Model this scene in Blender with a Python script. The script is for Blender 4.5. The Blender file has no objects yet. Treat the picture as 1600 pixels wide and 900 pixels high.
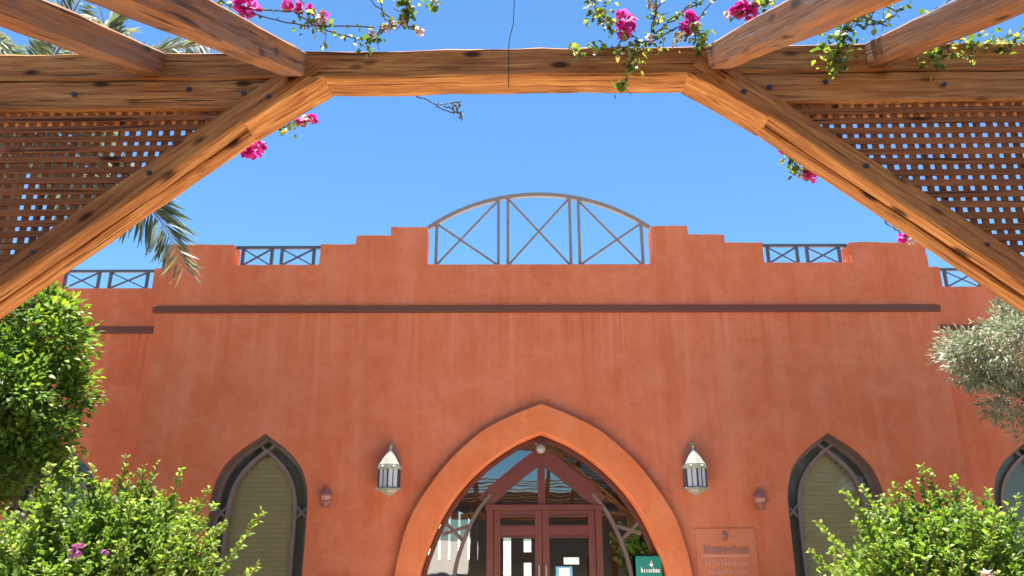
import bpy, math, random
import numpy as np
from mathutils import Vector, Matrix
from mathutils.geometry import tessellate_polygon

S = bpy.context.scene
COL = S.collection
R = math.radians

# ------------------------------------------------------------------ camera, sky, sun, exposure
cam_d = bpy.data.cameras.new('camera')
cam_d.lens, cam_d.sensor_width, cam_d.clip_end, cam_d.clip_start = 27.0, 36.0, 3000, 0.05
cam = bpy.data.objects.new('camera', cam_d)
COL.objects.link(cam)
cam.location = (0, 0, 1.65)
cam.rotation_euler = (R(90 + 18), R(0.12), 0)
S.camera = cam

SUN_EL, SUN_AZ = R(86), R(-12)            # azimuth from +Y (behind the building) towards +X
world = bpy.data.worlds.new('World')
S.world = world
world.use_nodes = True
wn = world.node_tree.nodes
sky = wn.new('ShaderNodeTexSky')
sky.sky_type = 'NISHITA'
sky.sun_disc = False
sky.sun_elevation, sky.sun_rotation = SUN_EL, SUN_AZ
sky.altitude, sky.air_density, sky.dust_density, sky.ozone_density = 0, 1.0, 0.0, 10.0
bg = wn['Background']
wb = wn.new('ShaderNodeMix')                  # the camera's cool white balance for the sky
wb.data_type, wb.blend_type = 'RGBA', 'MULTIPLY'
wb.inputs[0].default_value, wb.inputs[7].default_value = 1.0, (0.87, 1.09, 1.08, 1)
world.node_tree.links.new(sky.outputs[0], wb.inputs[6])
world.node_tree.links.new(wb.outputs[2], bg.inputs[0])
bg.inputs[1].default_value = 0.053

sun_d = bpy.data.lights.new('sun', 'SUN')
sun_d.energy, sun_d.angle, sun_d.color = 5.0, R(0.53), (1.0, 0.955, 0.88)
sun = bpy.data.objects.new('sun', sun_d)
COL.objects.link(sun)
sdir = Vector((math.sin(SUN_AZ) * math.cos(SUN_EL), math.cos(SUN_AZ) * math.cos(SUN_EL), math.sin(SUN_EL)))
sun.rotation_euler = sdir.to_track_quat('Z', 'Y').to_euler()
sun.location = (0, 6, 30)

vs = S.view_settings
vs.view_transform, vs.look, vs.gamma, vs.exposure = 'Standard', 'None', 1.0, 2.08
vs.use_curve_mapping = False
S.render.engine = 'CYCLES'
S.cycles.use_denoising = True
S.cycles.max_bounces, S.cycles.diffuse_bounces, S.cycles.transparent_max_bounces = 10, 5, 16

# ------------------------------------------------------------------ materials
class NT:
    def __init__(s, name):
        s.m = bpy.data.materials.new(name)
        s.m.use_nodes = True
        s.t = s.m.node_tree
        s.n = s.t.nodes
        s.b = s.n['Principled BSDF']
        s.out = s.n['Material Output']
    def add(s, typ, **kw):
        nd = s.n.new(typ)
        for k, v in kw.items():
            if isinstance(k, str) and k.startswith('i_'):
                nd.inputs[k[2:].replace('_', ' ')].default_value = v
            else:
                setattr(nd, k, v)
        return nd
    def link(s, a, b): s.t.links.new(a, b)
    def noise(s, vec, scale, detail=4, rough=0.6, dist=0.0):
        nd = s.add('ShaderNodeTexNoise')
        nd.inputs['Scale'].default_value, nd.inputs['Detail'].default_value = scale, detail
        nd.inputs['Roughness'].default_value, nd.inputs['Distortion'].default_value = rough, dist
        if vec is not None: s.link(vec, nd.inputs['Vector'])
        return nd.outputs['Fac']
    def mapping(s, vec, scale=(1, 1, 1), loc=(0, 0, 0)):
        nd = s.add('ShaderNodeMapping')
        nd.inputs['Scale'].default_value, nd.inputs['Location'].default_value = scale, loc
        s.link(vec, nd.inputs['Vector'])
        return nd.outputs[0]
    def ramp(s, fac, stops):
        nd = s.add('ShaderNodeValToRGB')
        e = nd.color_ramp.elements
        while len(e) < len(stops): e.new(0.5)
        for el, (p, c) in zip(e, stops):
            el.position = p
            el.color = (c, c, c, 1) if isinstance(c, (int, float)) else (*c, 1)
        s.link(fac, nd.inputs[0])
        return nd.outputs[0]
    def mix(s, fac, a, b, mode='MIX'):
        nd = s.add('ShaderNodeMix', data_type='RGBA', blend_type=mode)
        for sock, v in ((nd.inputs[0], fac), (nd.inputs[6], a), (nd.inputs[7], b)):
            if isinstance(v, (int, float)): sock.default_value = v
            elif isinstance(v, tuple): sock.default_value = (*v, 1)
            else: s.link(v, sock)
        return nd.outputs[2]
    def math(s, op, a, b=0.0):
        nd = s.add('ShaderNodeMath', operation=op)
        for sock, v in zip(nd.inputs, (a, b)):
            if isinstance(v, (int, float)): sock.default_value = v
            else: s.link(v, sock)
        return nd.outputs[0]
    def bump(s, h, strength, dist=0.02):
        nd = s.add('ShaderNodeBump')
        nd.inputs['Strength'].default_value, nd.inputs['Distance'].default_value = strength, dist
        s.link(h, nd.inputs['Height'])
        s.link(nd.outputs[0], s.b.inputs['Normal'])

def plain(name, col, rough=0.6, metal=0.0, var=0.18, scale=9.0, spec=0.4):
    t = NT(name)
    tc = t.add('ShaderNodeTexCoord').outputs['Object']
    f = t.noise(tc, scale, 5)
    c = t.mix(f, tuple(x * (1 - var) for x in col), tuple(min(1, x * (1 + var)) for x in col))
    t.link(c, t.b.inputs['Base Color'])
    t.b.inputs['Roughness'].default_value, t.b.inputs['Metallic'].default_value = rough, metal
    t.b.inputs['Specular IOR Level'].default_value = spec
    return t.m

def stucco(name, base, pale, dark, amount=1.0):
    t = NT(name)
    pos = t.add('ShaderNodeNewGeometry').outputs['Position']
    big = t.noise(pos, 0.55, 5, 0.62)
    streak = t.noise(t.mapping(pos, (2.6, 2.6, 0.16)), 1.0, 6, 0.62, 0.25)
    fine_st = t.noise(t.mapping(pos, (9, 9, 0.5), (3, 1, 7)), 1.0, 4, 0.6)
    blot = t.noise(pos, 2.3, 6, 0.66, 0.4)
    c = t.mix(t.ramp(big, [(0.3, 0), (0.72, 1)]), base, dark)
    c = t.mix(t.math('MULTIPLY', t.ramp(streak, [(0.46, 0), (0.7, 1)]), 0.55 * amount), c, pale)
    c = t.mix(t.math('MULTIPLY', t.ramp(fine_st, [(0.5, 0), (0.78, 1)]), 0.26 * amount), c, dark)
    c = t.mix(t.math('MULTIPLY', t.ramp(blot, [(0.42, 0), (0.66, 1)]), 0.50 * amount), c, pale)
    mott = t.noise(pos, 9.0, 6, 0.7, 0.3)
    c = t.mix(t.math('MULTIPLY', t.ramp(mott, [(0.45, 0), (0.7, 1)]), 0.30 * amount), c, dark)
    crk = t.add('ShaderNodeTexVoronoi', feature='DISTANCE_TO_EDGE')
    crk.inputs['Scale'].default_value = 0.7
    wv = t.add('ShaderNodeMix', data_type='VECTOR')
    wv.inputs[0].default_value = 0.18
    nz_ = t.add('ShaderNodeTexNoise')
    nz_.inputs['Scale'].default_value, nz_.inputs['Detail'].default_value = 3.0, 6
    t.link(pos, nz_.inputs['Vector']); t.link(pos, wv.inputs[4]); t.link(nz_.outputs['Color'], wv.inputs[5])
    t.link(wv.outputs[1], crk.inputs['Vector'])
    cm = t.math('MULTIPLY', t.ramp(crk.outputs['Distance'], [(0.0, 1), (0.006, 0)]), t.ramp(t.noise(pos, 0.8, 2), [(0.56, 0), (0.7, 0.16)]))
    c = t.mix(cm, c, tuple(x * 0.45 for x in dark))
    sx = t.add('ShaderNodeSeparateXYZ'); t.link(pos, sx.inputs[0])
    drip = t.noise(t.mapping(pos, (7, 7, 0.12), (1, 5, 2)), 1.0, 5, 0.6)
    def below(z1, z0):
        mr = t.add('ShaderNodeMapRange'); mr.inputs[1].default_value, mr.inputs[2].default_value = z0, z1
        t.link(sx.outputs[2], mr.inputs[0])
        return t.math('MULTIPLY', mr.outputs[0], t.math('LESS_THAN', sx.outputs[2], z1))
    dm = t.math('MULTIPLY', t.ramp(drip, [(0.52, 0), (0.68, 1)]), t.math('ADD', below(5.12, 3.7), t.math('MULTIPLY', below(6.7, 5.9), 0.7)))
    c = t.mix(t.math('MULTIPLY', dm, 0.75), c, pale)
    drip2 = t.noise(t.mapping(pos, (11, 11, 0.15), (6, 5, 9)), 1.0, 5, 0.6)
    dm2 = t.math('MULTIPLY', t.ramp(drip2, [(0.55, 0), (0.68, 1)]), below(5.12, 4.2))
    c = t.mix(t.math('MULTIPLY', dm2, 0.45), c, tuple(x * 0.6 for x in dark))
    t.link(c, t.b.inputs['Base Color'])
    t.b.inputs['Roughness'].default_value = 0.9
    t.b.inputs['Specular IOR Level'].default_value = 0.2
    h = t.math('ADD', t.noise(pos, 55, 5, 0.7), t.math('MULTIPLY', t.noise(pos, 6, 3), 2.2))
    t.bump(h, 0.5, 0.016)
    return t.m

def wood(name, dark, mid, light, rough=0.78, grey=0.0):
    t = NT(name)
    tc = t.add('ShaderNodeTexCoord').outputs['Object']
    rnd = t.add('ShaderNodeObjectInfo').outputs['Random']
    off = t.add('ShaderNodeVectorMath', operation='SCALE')
    off.inputs[0].default_value = (17.3, 9.1, 5.7)
    t.link(rnd, off.inputs['Scale'])
    v0 = t.add('ShaderNodeVectorMath', operation='ADD')
    t.link(tc, v0.inputs[0]); t.link(off.outputs[0], v0.inputs[1])
    v = v0.outputs[0]
    # knots bend the grain
    kn = t.add('ShaderNodeTexVoronoi', feature='F1')
    kn.inputs['Scale'].default_value = 1.0
    t.link(t.mapping(v, (3.0, 7.5, 7.5)), kn.inputs['Vector'])
    kd = kn.outputs['Distance']
    grain = t.noise(t.mapping(v, (1.6, 34, 34)), 1.0, 8, 0.68, 0.6)
    fine = t.noise(t.mapping(v, (5, 110, 110)), 1.0, 4, 0.6, 0.2)
    broad = t.noise(t.mapping(v, (0.8, 5, 5)), 1.0, 4, 0.6, 0.8)
    crack = t.noise(t.mapping(v, (1.8, 50, 50), (4, 2, 9)), 1.0, 4, 0.5, 0.3)
    g = t.math('ADD', t.math('ADD', t.math('MULTIPLY', grain, 0.55), t.math('MULTIPLY', broad, 0.32)), t.math('MULTIPLY', fine, 0.28))
    c = t.ramp(g, [(0.42, dark), (0.565, mid), (0.71, light)])
    c = t.mix(t.ramp(crack, [(0.61, 0), (0.69, 0.8)]), c, tuple(x * 0.28 for x in dark))
    c = t.mix(t.ramp(kd, [(0.09, 0.95), (0.19, 0)]), c, tuple(x * 0.30 for x in dark))
    if grey:
        gm = t.noise(t.mapping(v, (2.0, 9, 9), (8, 8, 8)), 1.0, 4, 0.6)
        c = t.mix(t.math('MULTIPLY', t.ramp(gm, [(0.38, 0), (0.62, 1)]), grey), c, (0.15, 0.105, 0.085))
    val = t.add('ShaderNodeHueSaturation')
    t.link(c, val.inputs['Color'])
    t.link(t.math('ADD', t.math('MULTIPLY', rnd, 0.3), 0.85), val.inputs['Value'])
    t.link(val.outputs[0], t.b.inputs['Base Color'])
    t.b.inputs['Roughness'].default_value = rough
    t.b.inputs['Specular IOR Level'].default_value = 0.2
    h = t.math('SUBTRACT', t.math('MULTIPLY', grain, 0.6), t.ramp(crack, [(0.6, 0), (0.69, 1)]))
    t.bump(h, 0.9, 0.009)
    return t.m

def leaf_mat(name, stops, trans=0.4, rough=0.5, spec=0.3, tint=(1.6, 1.55, 0.75)):
    t = NT(name)
    a = t.add('ShaderNodeAttribute', attribute_name='rnd').outputs['Fac']
    c = t.ramp(a, stops)
    t.link(c, t.b.inputs['Base Color'])
    t.b.inputs['Roughness'].default_value = rough
    t.b.inputs['Specular IOR Level'].default_value = spec
    tr = t.add('ShaderNodeBsdfTranslucent')
    tc = t.mix(1.0, c, tint, 'MULTIPLY')
    t.link(tc, tr.inputs['Color'])
    mx = t.add('ShaderNodeMixShader')
    mx.inputs[0].default_value = trans
    t.link(t.b.outputs[0], mx.inputs[1]); t.link(tr.outputs[0], mx.inputs[2])
    t.link(mx.outputs[0], t.out.inputs['Surface'])
    return t.m

def glass_mat(name, tint, refl, ior=1.5):
    t = NT(name)
    tr = t.add('ShaderNodeBsdfTransparent'); tr.inputs[0].default_value = (*tint, 1)
    gl = t.add('ShaderNodeBsdfGlossy')
    gl.inputs['Roughness'].default_value = 0.015
    gl.inputs['Color'].default_value = (0.95, 0.97, 1, 1)
    pos = t.add('ShaderNodeNewGeometry').outputs['Position']
    bp = t.add('ShaderNodeBump')
    bp.inputs['Strength'].default_value, bp.inputs['Distance'].default_value = 0.08, 0.02
    t.link(t.noise(pos, 1.7, 2), bp.inputs['Height']); t.link(bp.outputs[0], gl.inputs['Normal'])
    fr = t.add('ShaderNodeFresnel'); fr.inputs[0].default_value = ior
    f = t.math('MINIMUM', t.math('ADD', fr.outputs[0], refl), 1.0)
    mx = t.add('ShaderNodeMixShader')
    t.link(f, mx.inputs[0]); t.link(tr.outputs[0], mx.inputs[1]); t.link(gl.outputs[0], mx.inputs[2])
    t.link(mx.outputs[0], t.out.inputs['Surface'])
    return t.m

def paving(name):
    t = NT(name)
    pos = t.add('ShaderNodeNewGeometry').outputs['Position']
    br = t.add('ShaderNodeTexBrick')
    br.inputs['Scale'].default_value = 2.4
    br.inputs['Color1'].default_value, br.inputs['Color2'].default_value = (0.70, 0.60, 0.48, 1), (0.62, 0.52, 0.41, 1)
    br.inputs['Mortar'].default_value = (0.33, 0.28, 0.23, 1)
    br.inputs['Mortar Size'].default_value = 0.012
    t.link(pos, br.inputs['Vector'])
    c = t.mix(t.noise(pos, 1.2, 6), br.outputs['Color'], (0.60, 0.50, 0.40), 'MIX')
    t.link(c, t.b.inputs['Base Color'])
    t.b.inputs['Roughness'].default_value = 0.85
    t.bump(br.outputs['Fac'], -0.3, 0.01)
    return t.m

M = dict(
    wall=stucco('terracotta_stucco', (0.565, 0.150, 0.066), (0.62, 0.212, 0.118), (0.475, 0.113, 0.044)),
    surround=stucco('orange_stucco', (0.60, 0.162, 0.058), (0.63, 0.215, 0.10), (0.53, 0.132, 0.045), 1.0),
    band=plain('brown_moulding', (0.125, 0.040, 0.026), 0.8),
    cream=plain('cream_plaster', (0.62, 0.55, 0.45), 0.9),
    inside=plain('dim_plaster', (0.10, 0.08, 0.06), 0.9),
    lining=plain('grey_green_lining', (0.22, 0.205, 0.15), 0.8),
    roofing=plain('roof_screed', (0.45, 0.40, 0.34), 0.9),
    ground=paving('sandy_paving'),
    tile=plain('added_brown_tile', (0.23, 0.115, 0.06), 0.6, 0.0, 0.3, 3),
    soil=plain('added_bed_soil', (0.075, 0.055, 0.03), 0.95),
    timber=wood('stained_pine', (0.13, 0.044, 0.014), (0.33, 0.130, 0.037), (0.56, 0.282, 0.092)),
    rafter=wood('weathered_pine', (0.085, 0.032, 0.013), (0.24, 0.088, 0.026), (0.38, 0.155, 0.045), 0.8, 0.5),
    slat=wood('lattice_pine', (0.10, 0.036, 0.014), (0.24, 0.086, 0.030), (0.36, 0.145, 0.052)),
    door=plain('red_brown_wood', (0.105, 0.023, 0.014), 0.4, 0, 0.35, 7),
    sash=plain('grey_brown_wood', (0.165, 0.120, 0.105), 0.5, 0, 0.35, 7),
    casing=plain('dark_brown_casing', (0.115, 0.078, 0.066), 0.6, 0, 0.3, 7),
    metal=plain('blue_grey_paint', (0.07, 0.08, 0.10), 0.5, 0.0, 0.25),
    railing=plain('dusty_brown_paint', (0.20, 0.165, 0.15), 0.55, 0.0, 0.25),
    patina=plain('patinated_brass', (0.26, 0.27, 0.19), 0.5, 0.25, 0.35, 22),
    brass=plain('pale_brass', (0.29, 0.285, 0.23), 0.45, 0.1, 0.2, 20),
    dark=plain('dark_iron', (0.05, 0.045, 0.05), 0.5, 0.3),
    frost=plain('frosted_glass', (0.42, 0.42, 0.43), 0.25, 0.0, 0.08),
    dusty=plain('dusty_mauve_paint', (0.30, 0.11, 0.085), 0.7, 0.0, 0.2),
    dusty2=plain('dusty_pink_glass', (0.44, 0.20, 0.16), 0.4, 0.0, 0.2),
    blind=plain('olive_blind', (0.52, 0.43, 0.21), 0.7, 0.0, 0.15, 5),
    glass=glass_mat('window_glass', (0.92, 0.93, 0.92), 0.0, 1.33),
    mirror=glass_mat('door_glass', (0.66, 0.68, 0.70), 0.10),
    plaque=stucco('plaque_stone', (0.56, 0.17, 0.082), (0.60, 0.23, 0.13), (0.50, 0.14, 0.062), 0.7),
    letter=plain('purple_grey_letters', (0.30, 0.13, 0.10), 0.6),
    letter2=plain('pale_letters', (0.58, 0.25, 0.165), 0.7),
    white=plain('white_paper', (0.80, 0.78, 0.76), 0.6, 0, 0.04),
    bluep=plain('blue_print', (0.16, 0.42, 0.60), 0.5, 0, 0.5, 30),
    teal=plain('teal_board', (0.012, 0.20, 0.16), 0.35, 0, 0.2, 4),
    curtain=plain('cream_curtain', (0.60, 0.54, 0.45), 0.9, 0, 0.06),
    bark=plain('grey_bark', (0.16, 0.115, 0.08), 0.95, 0, 0.4, 14),
    stem=plain('woody_stem', (0.17, 0.11, 0.06), 0.85, 0, 0.4, 14),
    twig=plain('dark_twig', (0.085, 0.055, 0.05), 0.8, 0, 0.3, 14),
    wire=plain('black_cable', (0.02, 0.02, 0.022), 0.6),
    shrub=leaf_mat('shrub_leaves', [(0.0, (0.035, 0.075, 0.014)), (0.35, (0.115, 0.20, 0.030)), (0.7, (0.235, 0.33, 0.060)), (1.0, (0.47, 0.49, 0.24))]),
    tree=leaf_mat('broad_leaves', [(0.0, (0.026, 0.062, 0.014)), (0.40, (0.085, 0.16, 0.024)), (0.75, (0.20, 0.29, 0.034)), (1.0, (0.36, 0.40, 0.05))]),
    olive=leaf_mat('olive_leaves', [(0.0, (0.11, 0.125, 0.075)), (0.5, (0.24, 0.26, 0.17)), (1.0, (0.46, 0.46, 0.35))], 0.2, 0.6, tint=(1.2, 1.25, 0.95)),
    vine=leaf_mat('vine_leaves', [(0.0, (0.03, 0.065, 0.015)), (0.5, (0.11, 0.18, 0.03)), (0.85, (0.24, 0.27, 0.06)), (1.0, (0.42, 0.36, 0.22))], 0.45),
    palm=leaf_mat('palm_leaflets', [(0.0, (0.06, 0.085, 0.07)), (0.55, (0.14, 0.175, 0.13)), (0.85, (0.26, 0.28, 0.20)), (1.0, (0.42, 0.33, 0.19))], 0.25, 0.45),
    pink=leaf_mat('pink_bracts', [(0.0, (0.45, 0.012, 0.20)), (0.6, (0.66, 0.035, 0.34)), (1.0, (0.78, 0.16, 0.48))], 0.3, 0.6, tint=(1.2, 1.2, 1.2)),
    faded=leaf_mat('faded_bracts', [(0.0, (0.55, 0.33, 0.33)), (0.6, (0.68, 0.52, 0.44)), (1.0, (0.74, 0.66, 0.58))], 0.4, 0.6, tint=(1.1, 1.1, 1.1)),
    mauve=leaf_mat('mauve_bracts', [(0.0, (0.22, 0.05, 0.16)), (1.0, (0.40, 0.14, 0.32))], 0.3, 0.6, tint=(1.1, 1, 1.1)),
)

# ------------------------------------------------------------------ object helpers
WO = {}          # world origin of unrotated parents, so that parts can be written in metres of the place

def tag(o, label=None, cat=None, group=None, kind=None):
    for k, v in (('label', label), ('category', cat), ('group', group), ('kind', kind)):
        if v: o[k] = v
    return o

def empty(name, loc=(0, 0, 0), label=None, cat=None, group=None, parent=None):
    o = bpy.data.objects.new(name, None)
    COL.objects.link(o)
    o.empty_display_size = 0.2
    WO[o] = Vector(loc)
    o.parent = parent
    o.location = Vector(loc) - (WO[parent] if parent else Vector((0, 0, 0)))
    return tag(o, label, cat, group)

class MB:
    def __init__(s): s.v, s.f = [], []
    def add(s, vs_, fs):
        b = len(s.v)
        s.v += [tuple(p) for p in vs_]
        s.f += [tuple(i + b for i in f) for f in fs]
        return s
    def box(s, x0, x1, y0, y1, z0, z1):
        return s.add([(x0, y0, z0), (x1, y0, z0), (x1, y1, z0), (x0, y1, z0), (x0, y0, z1), (x1, y0, z1), (x1, y1, z1), (x0, y1, z1)],
                     [(0, 3, 2, 1), (4, 5, 6, 7), (0, 1, 5, 4), (1, 2, 6, 5), (2, 3, 7, 6), (3, 0, 4, 7)])
    def tube(s, pts, r, n=6, cap=True):
        pts = [Vector(p) for p in pts]
        rs = r if isinstance(r, (list, tuple)) else [r] * len(pts)
        rings = []
        for i, p in enumerate(pts):
            d = (pts[min(i + 1, len(pts) - 1)] - pts[max(i - 1, 0)]).normalized()
            a = d.orthogonal().normalized() if i == 0 else (prev - d * prev.dot(d)).normalized()
            prev = a
            b = d.cross(a)
            rings.append([p + (a * math.cos(2 * math.pi * k / n) + b * math.sin(2 * math.pi * k / n)) * rs[i] for k in range(n)])
        vs_ = [q for ring in rings for q in ring]
        fs = [(i * n + k, i * n + (k + 1) % n, (i + 1) * n + (k + 1) % n, (i + 1) * n + k) for i in range(len(pts) - 1) for k in range(n)]
        if cap: fs += [tuple(range(n - 1, -1, -1)), tuple((len(pts) - 1) * n + k for k in range(n))]
        return s.add(vs_, fs)
    def lathe(s, c, prof, n=16, phase=0.0):
        rings = [[(c[0] + r * math.cos(2 * math.pi * k / n + phase), c[1] + r * math.sin(2 * math.pi * k / n + phase), c[2] + z) for k in range(n)] for r, z in prof]
        fs = [(i * n + k, i * n + (k + 1) % n, (i + 1) * n + (k + 1) % n, (i + 1) * n + k) for i in range(len(prof) - 1) for k in range(n)]
        fs += [tuple(range(n - 1, -1, -1)), tuple((len(prof) - 1) * n + k for k in range(n))]
        return s.add([q for r_ in rings for q in r_], fs)
    def prism(s, outer, holes, y0, y1):
        """x-z outline with holes, from y0 (front) to y1 (back)"""
        loops = [outer] + list(holes)
        flat = [p for l in loops for p in l]
        tris = tessellate_polygon([[Vector((p[0], p[1], 0)) for p in l] for l in loops])
        n = len(flat)
        vs_ = [(p[0], y0, p[1]) for p in flat] + [(p[0], y1, p[1]) for p in flat]
        fs = []
        for a, b, c in tris:
            ar = (flat[b][0] - flat[a][0]) * (flat[c][1] - flat[a][1]) - (flat[c][0] - flat[a][0]) * (flat[b][1] - flat[a][1])
            if abs(ar) < 1e-9: continue
            if ar < 0: b, c = c, b
            fs += [(a, b, c), (a + n, c + n, b + n)]
        o = 0
        for l in loops:
            for i in range(len(l)):
                j = (i + 1) % len(l)
                fs.append((o + i, o + i + n, o + j + n, o + j))
            o += len(l)
        return s.add(vs_, fs)
    def ribbon(s, path, w, y0, y1, closed=False):
        """flat bar of width w following an x-z path"""
        P = [Vector((p[0], p[1])) for p in path]
        L, Rr = [], []
        for i, p in enumerate(P):
            d = (P[min(i + 1, len(P) - 1)] - P[max(i - 1, 0)]).normalized()
            nn = Vector((-d.y, d.x))
            L.append(p + nn * w / 2); Rr.append(p - nn * w / 2)
        n = len(P)
        vs_ = [(q.x, y0, q.y) for q in L] + [(q.x, y0, q.y) for q in Rr] + [(q.x, y1, q.y) for q in L] + [(q.x, y1, q.y) for q in Rr]
        fs = []
        for i in range(n - 1):
            fs += [(i, n + i, n + i + 1, i + 1), (2 * n + i, 2 * n + i + 1, 3 * n + i + 1, 3 * n + i),
                   (i, i + 1, 2 * n + i + 1, 2 * n + i), (n + i, 3 * n + i, 3 * n + i + 1, n + i + 1)]
        fs += [(0, 2 * n, 3 * n, n), (n - 1, 2 * n - 1, 4 * n - 1, 3 * n - 1)]
        return s.add(vs_, fs)
    def mesh(s, name, origin=Vector((0, 0, 0))):
        me = bpy.data.meshes.new(name)
        me.from_pydata([tuple(Vector(p) - origin) for p in s.v], [], s.f)
        me.update()
        return me
    def build(s, name, mat, parent=None, smooth=False, origin=None):
        a = np.array(s.v)
        o_ = Vector(origin) if origin is not None else Vector(((a.min(0) + a.max(0)) / 2).tolist())
        me = s.mesh(name, o_)
        me.materials.append(M[mat])
        if smooth:
            me.polygons.foreach_set('use_smooth', [True] * len(me.polygons))
            me.set_sharp_from_angle(angle=R(42))
        o = bpy.data.objects.new(name, me)
        COL.objects.link(o)
        o.parent = parent
        o.location = o_ - (WO[parent] if parent else Vector((0, 0, 0)))
        WO[o] = o_
        return o

def bevel(o, w=0.006, seg=2):
    m = o.modifiers.new('bevel', 'BEVEL')
    m.width, m.segments, m.limit_method, m.angle_limit = w, seg, 'ANGLE', R(40)
    return o

def copy_tree(o, shift, parent=None, flip=False):
    c = o.copy()
    COL.objects.link(c)
    c.parent = parent
    if parent is None:
        c.location = o.location + Vector(shift)
    for ch in list(o.children): copy_tree(ch, shift, c)
    return c

def catmull(pts, n):
    P = [Vector((p[0], p[1])) for p in pts]
    P = [P[0] * 2 - P[1]] + P + [P[-1] * 2 - P[-2]]
    out = []
    for i in range(1, len(P) - 2):
        for k in range(n):
            t = k / n
            a, b, c, d = P[i - 1:i + 3]
            out.append(0.5 * ((2 * b) + (c - a) * t + (2 * a - 5 * b + 4 * c - d) * t * t + (3 * b - a - 3 * c + d) * t ** 3))
    out.append(P[-2])
    return out

def resample(P, n):
    d = [0.0]
    for a, b in zip(P, P[1:]): d.append(d[-1] + (b - a).length)
    out = []
    for k in range(n):
        s_ = d[-1] * k / (n - 1)
        i = max(j for j in range(len(d)) if d[j] <= s_ + 1e-9)
        i = min(i, len(P) - 2)
        out.append(P[i].lerp(P[i + 1], (s_ - d[i]) / max(1e-9, d[i + 1] - d[i])))
    return out

def arch(prof, cx, n=8, m=None):
    """half profile from the apex down to the foot -> full outline left foot .. apex .. right foot"""
    h = catmull(prof, n)
    if m: h = resample(h, m)
    left = [(cx - p.x, p.y) for p in reversed(h)]
    right = [(cx + p.x, p.y) for p in h[1:]]
    return left + right

# ------------------------------------------------------------------ ground
g = MB().add([(-400, -400, 0), (400, -400, 0), (400, 400, 0), (-400, 400, 0)], [(0, 1, 2, 3)]).build('ground', 'ground', origin=(0, 0, 0))
tag(g, 'sandy paving of the forecourt', None, None, 'structure')

for x0, x1, y0, y1 in ((-13.5, -1.75, 4.3, 12.6), (2.55, 14.5, 4.3, 12.6), (-13.5, -3.6, -9.0, 3.9), (3.6, 14.5, -9.0, 3.9)):  # unseen dark beds added so less light bounces off the side ground
    bed = MB().box(x0, x1, y0, min(y1, 11.9) if y1 > 5 else y1, 0.004, 0.10).build('added_soil_bed', 'soil')
    tag(bed, 'unseen dark soil bed added to cut bounce at the sides', None, None, 'structure')
    kx = x1 if x1 < 0 else x0
    kb = MB().box(kx - 0.06, kx + 0.06, y0, y1 if y1 < 5 else 11.9, 0.002, 0.14).build('kerb', 'cream')
    tag(kb, 'pale kerb of the added soil bed', None, None, 'structure')

wk = MB().box(-3.54, 3.54, -9.0, 2.55, 0.003, 0.012).build('added_dark_tiles', 'tile')  # unseen darker floor, added to weaken the bounce onto the beam fronts
tag(wk, 'unseen brown tiled sheet added to dim the beam fronts', None, None, 'structure')

# ------------------------------------------------------------------ the building
CX = 0.455                    # axis of the entrance
FY = 12.0                     # front of the main block
WY = 13.2                     # front of the wings
B = empty('entrance_building', (CX, FY, 0), 'terracotta stucco building with stepped parapet and pointed arch entrance', 'building')

OUT = [(0, 3.64), (0.42, 3.475), (0.86, 3.255), (1.18, 3.00), (1.47, 2.71), (1.74, 2.35), (1.95, 2.0), (2.09, 1.6), (2.18, 1.11), (2.23, 0.55), (2.24, 0.0)]
INN = [(0, 3.175), (0.36, 3.03), (0.70, 2.82), (0.94, 2.63), (1.17, 2.40), (1.39, 2.12), (1.55, 1.84), (1.70, 1.48), (1.81, 1.11), (1.86, 0.55), (1.87, 0.0)]
WIN = [(0, 3.19), (0.15, 3.09), (0.32, 2.97), (0.48, 2.83), (0.61, 2.66), (0.69, 2.47), (0.735, 2.25), (0.745, 2.0), (0.745, 1.4), (0.745, 0.72)]
def widen(prof, d): return [(0, prof[0][1] + d * 1.25)] + [(x + d, z + d * 0.6) for x, z in prof[1:-1]] + [(prof[-1][0] + d, prof[-1][1])]

N_ARC = 46
outer_arc = arch(OUT, CX, 8, N_ARC)
inner_arc = arch(INN, CX, 8, N_ARC)
notch = arch(widen(INN, 0.012), CX, 6)
winL, winR = -3.82, 4.90

skyline = [(6.92, 6.34), (5.665, 6.345), (5.665, 5.985), (4.20, 5.985), (4.20, 6.345), (3.575, 6.345), (3.575, 6.49), (2.97, 6.495), (2.97, 6.65),
           (2.36, 6.645), (2.36, 5.962), (-1.425, 5.962), (-1.425, 6.635), (-2.03, 6.64), (-2.03, 6.485), (-2.60, 6.48), (-2.60, 6.325),
           (-3.19, 6.325), (-3.19, 5.962), (-4.645, 5.962), (-4.645, 6.325), (-5.78, 6.325)]
erg = random.Random(3)
rough_line = []
for (ax, az), (bx, bz) in zip([(6.92, 0.6)] + skyline, skyline + [(-5.78, 0.6)]):
    n_ = max(1, int(math.hypot(bx - ax, bz - az) / 0.16))
    for i in range(n_):
        e_ = 0.0 if i == 0 and n_ == 1 else 0.006
        rough_line.append((ax + (bx - ax) * i / n_ + erg.uniform(-e_, e_), az + (bz - az) * i / n_ + erg.uniform(-e_, e_)))
outline = [(-5.78, 0)] + notch + [(6.92, 0)] + rough_line
fw = MB().prism(outline, [arch(WIN, winL), arch(WIN, winR)], FY, FY + 0.35).build('front_wall', 'wall', B)
bevel(fw, 0.012, 2)

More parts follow.
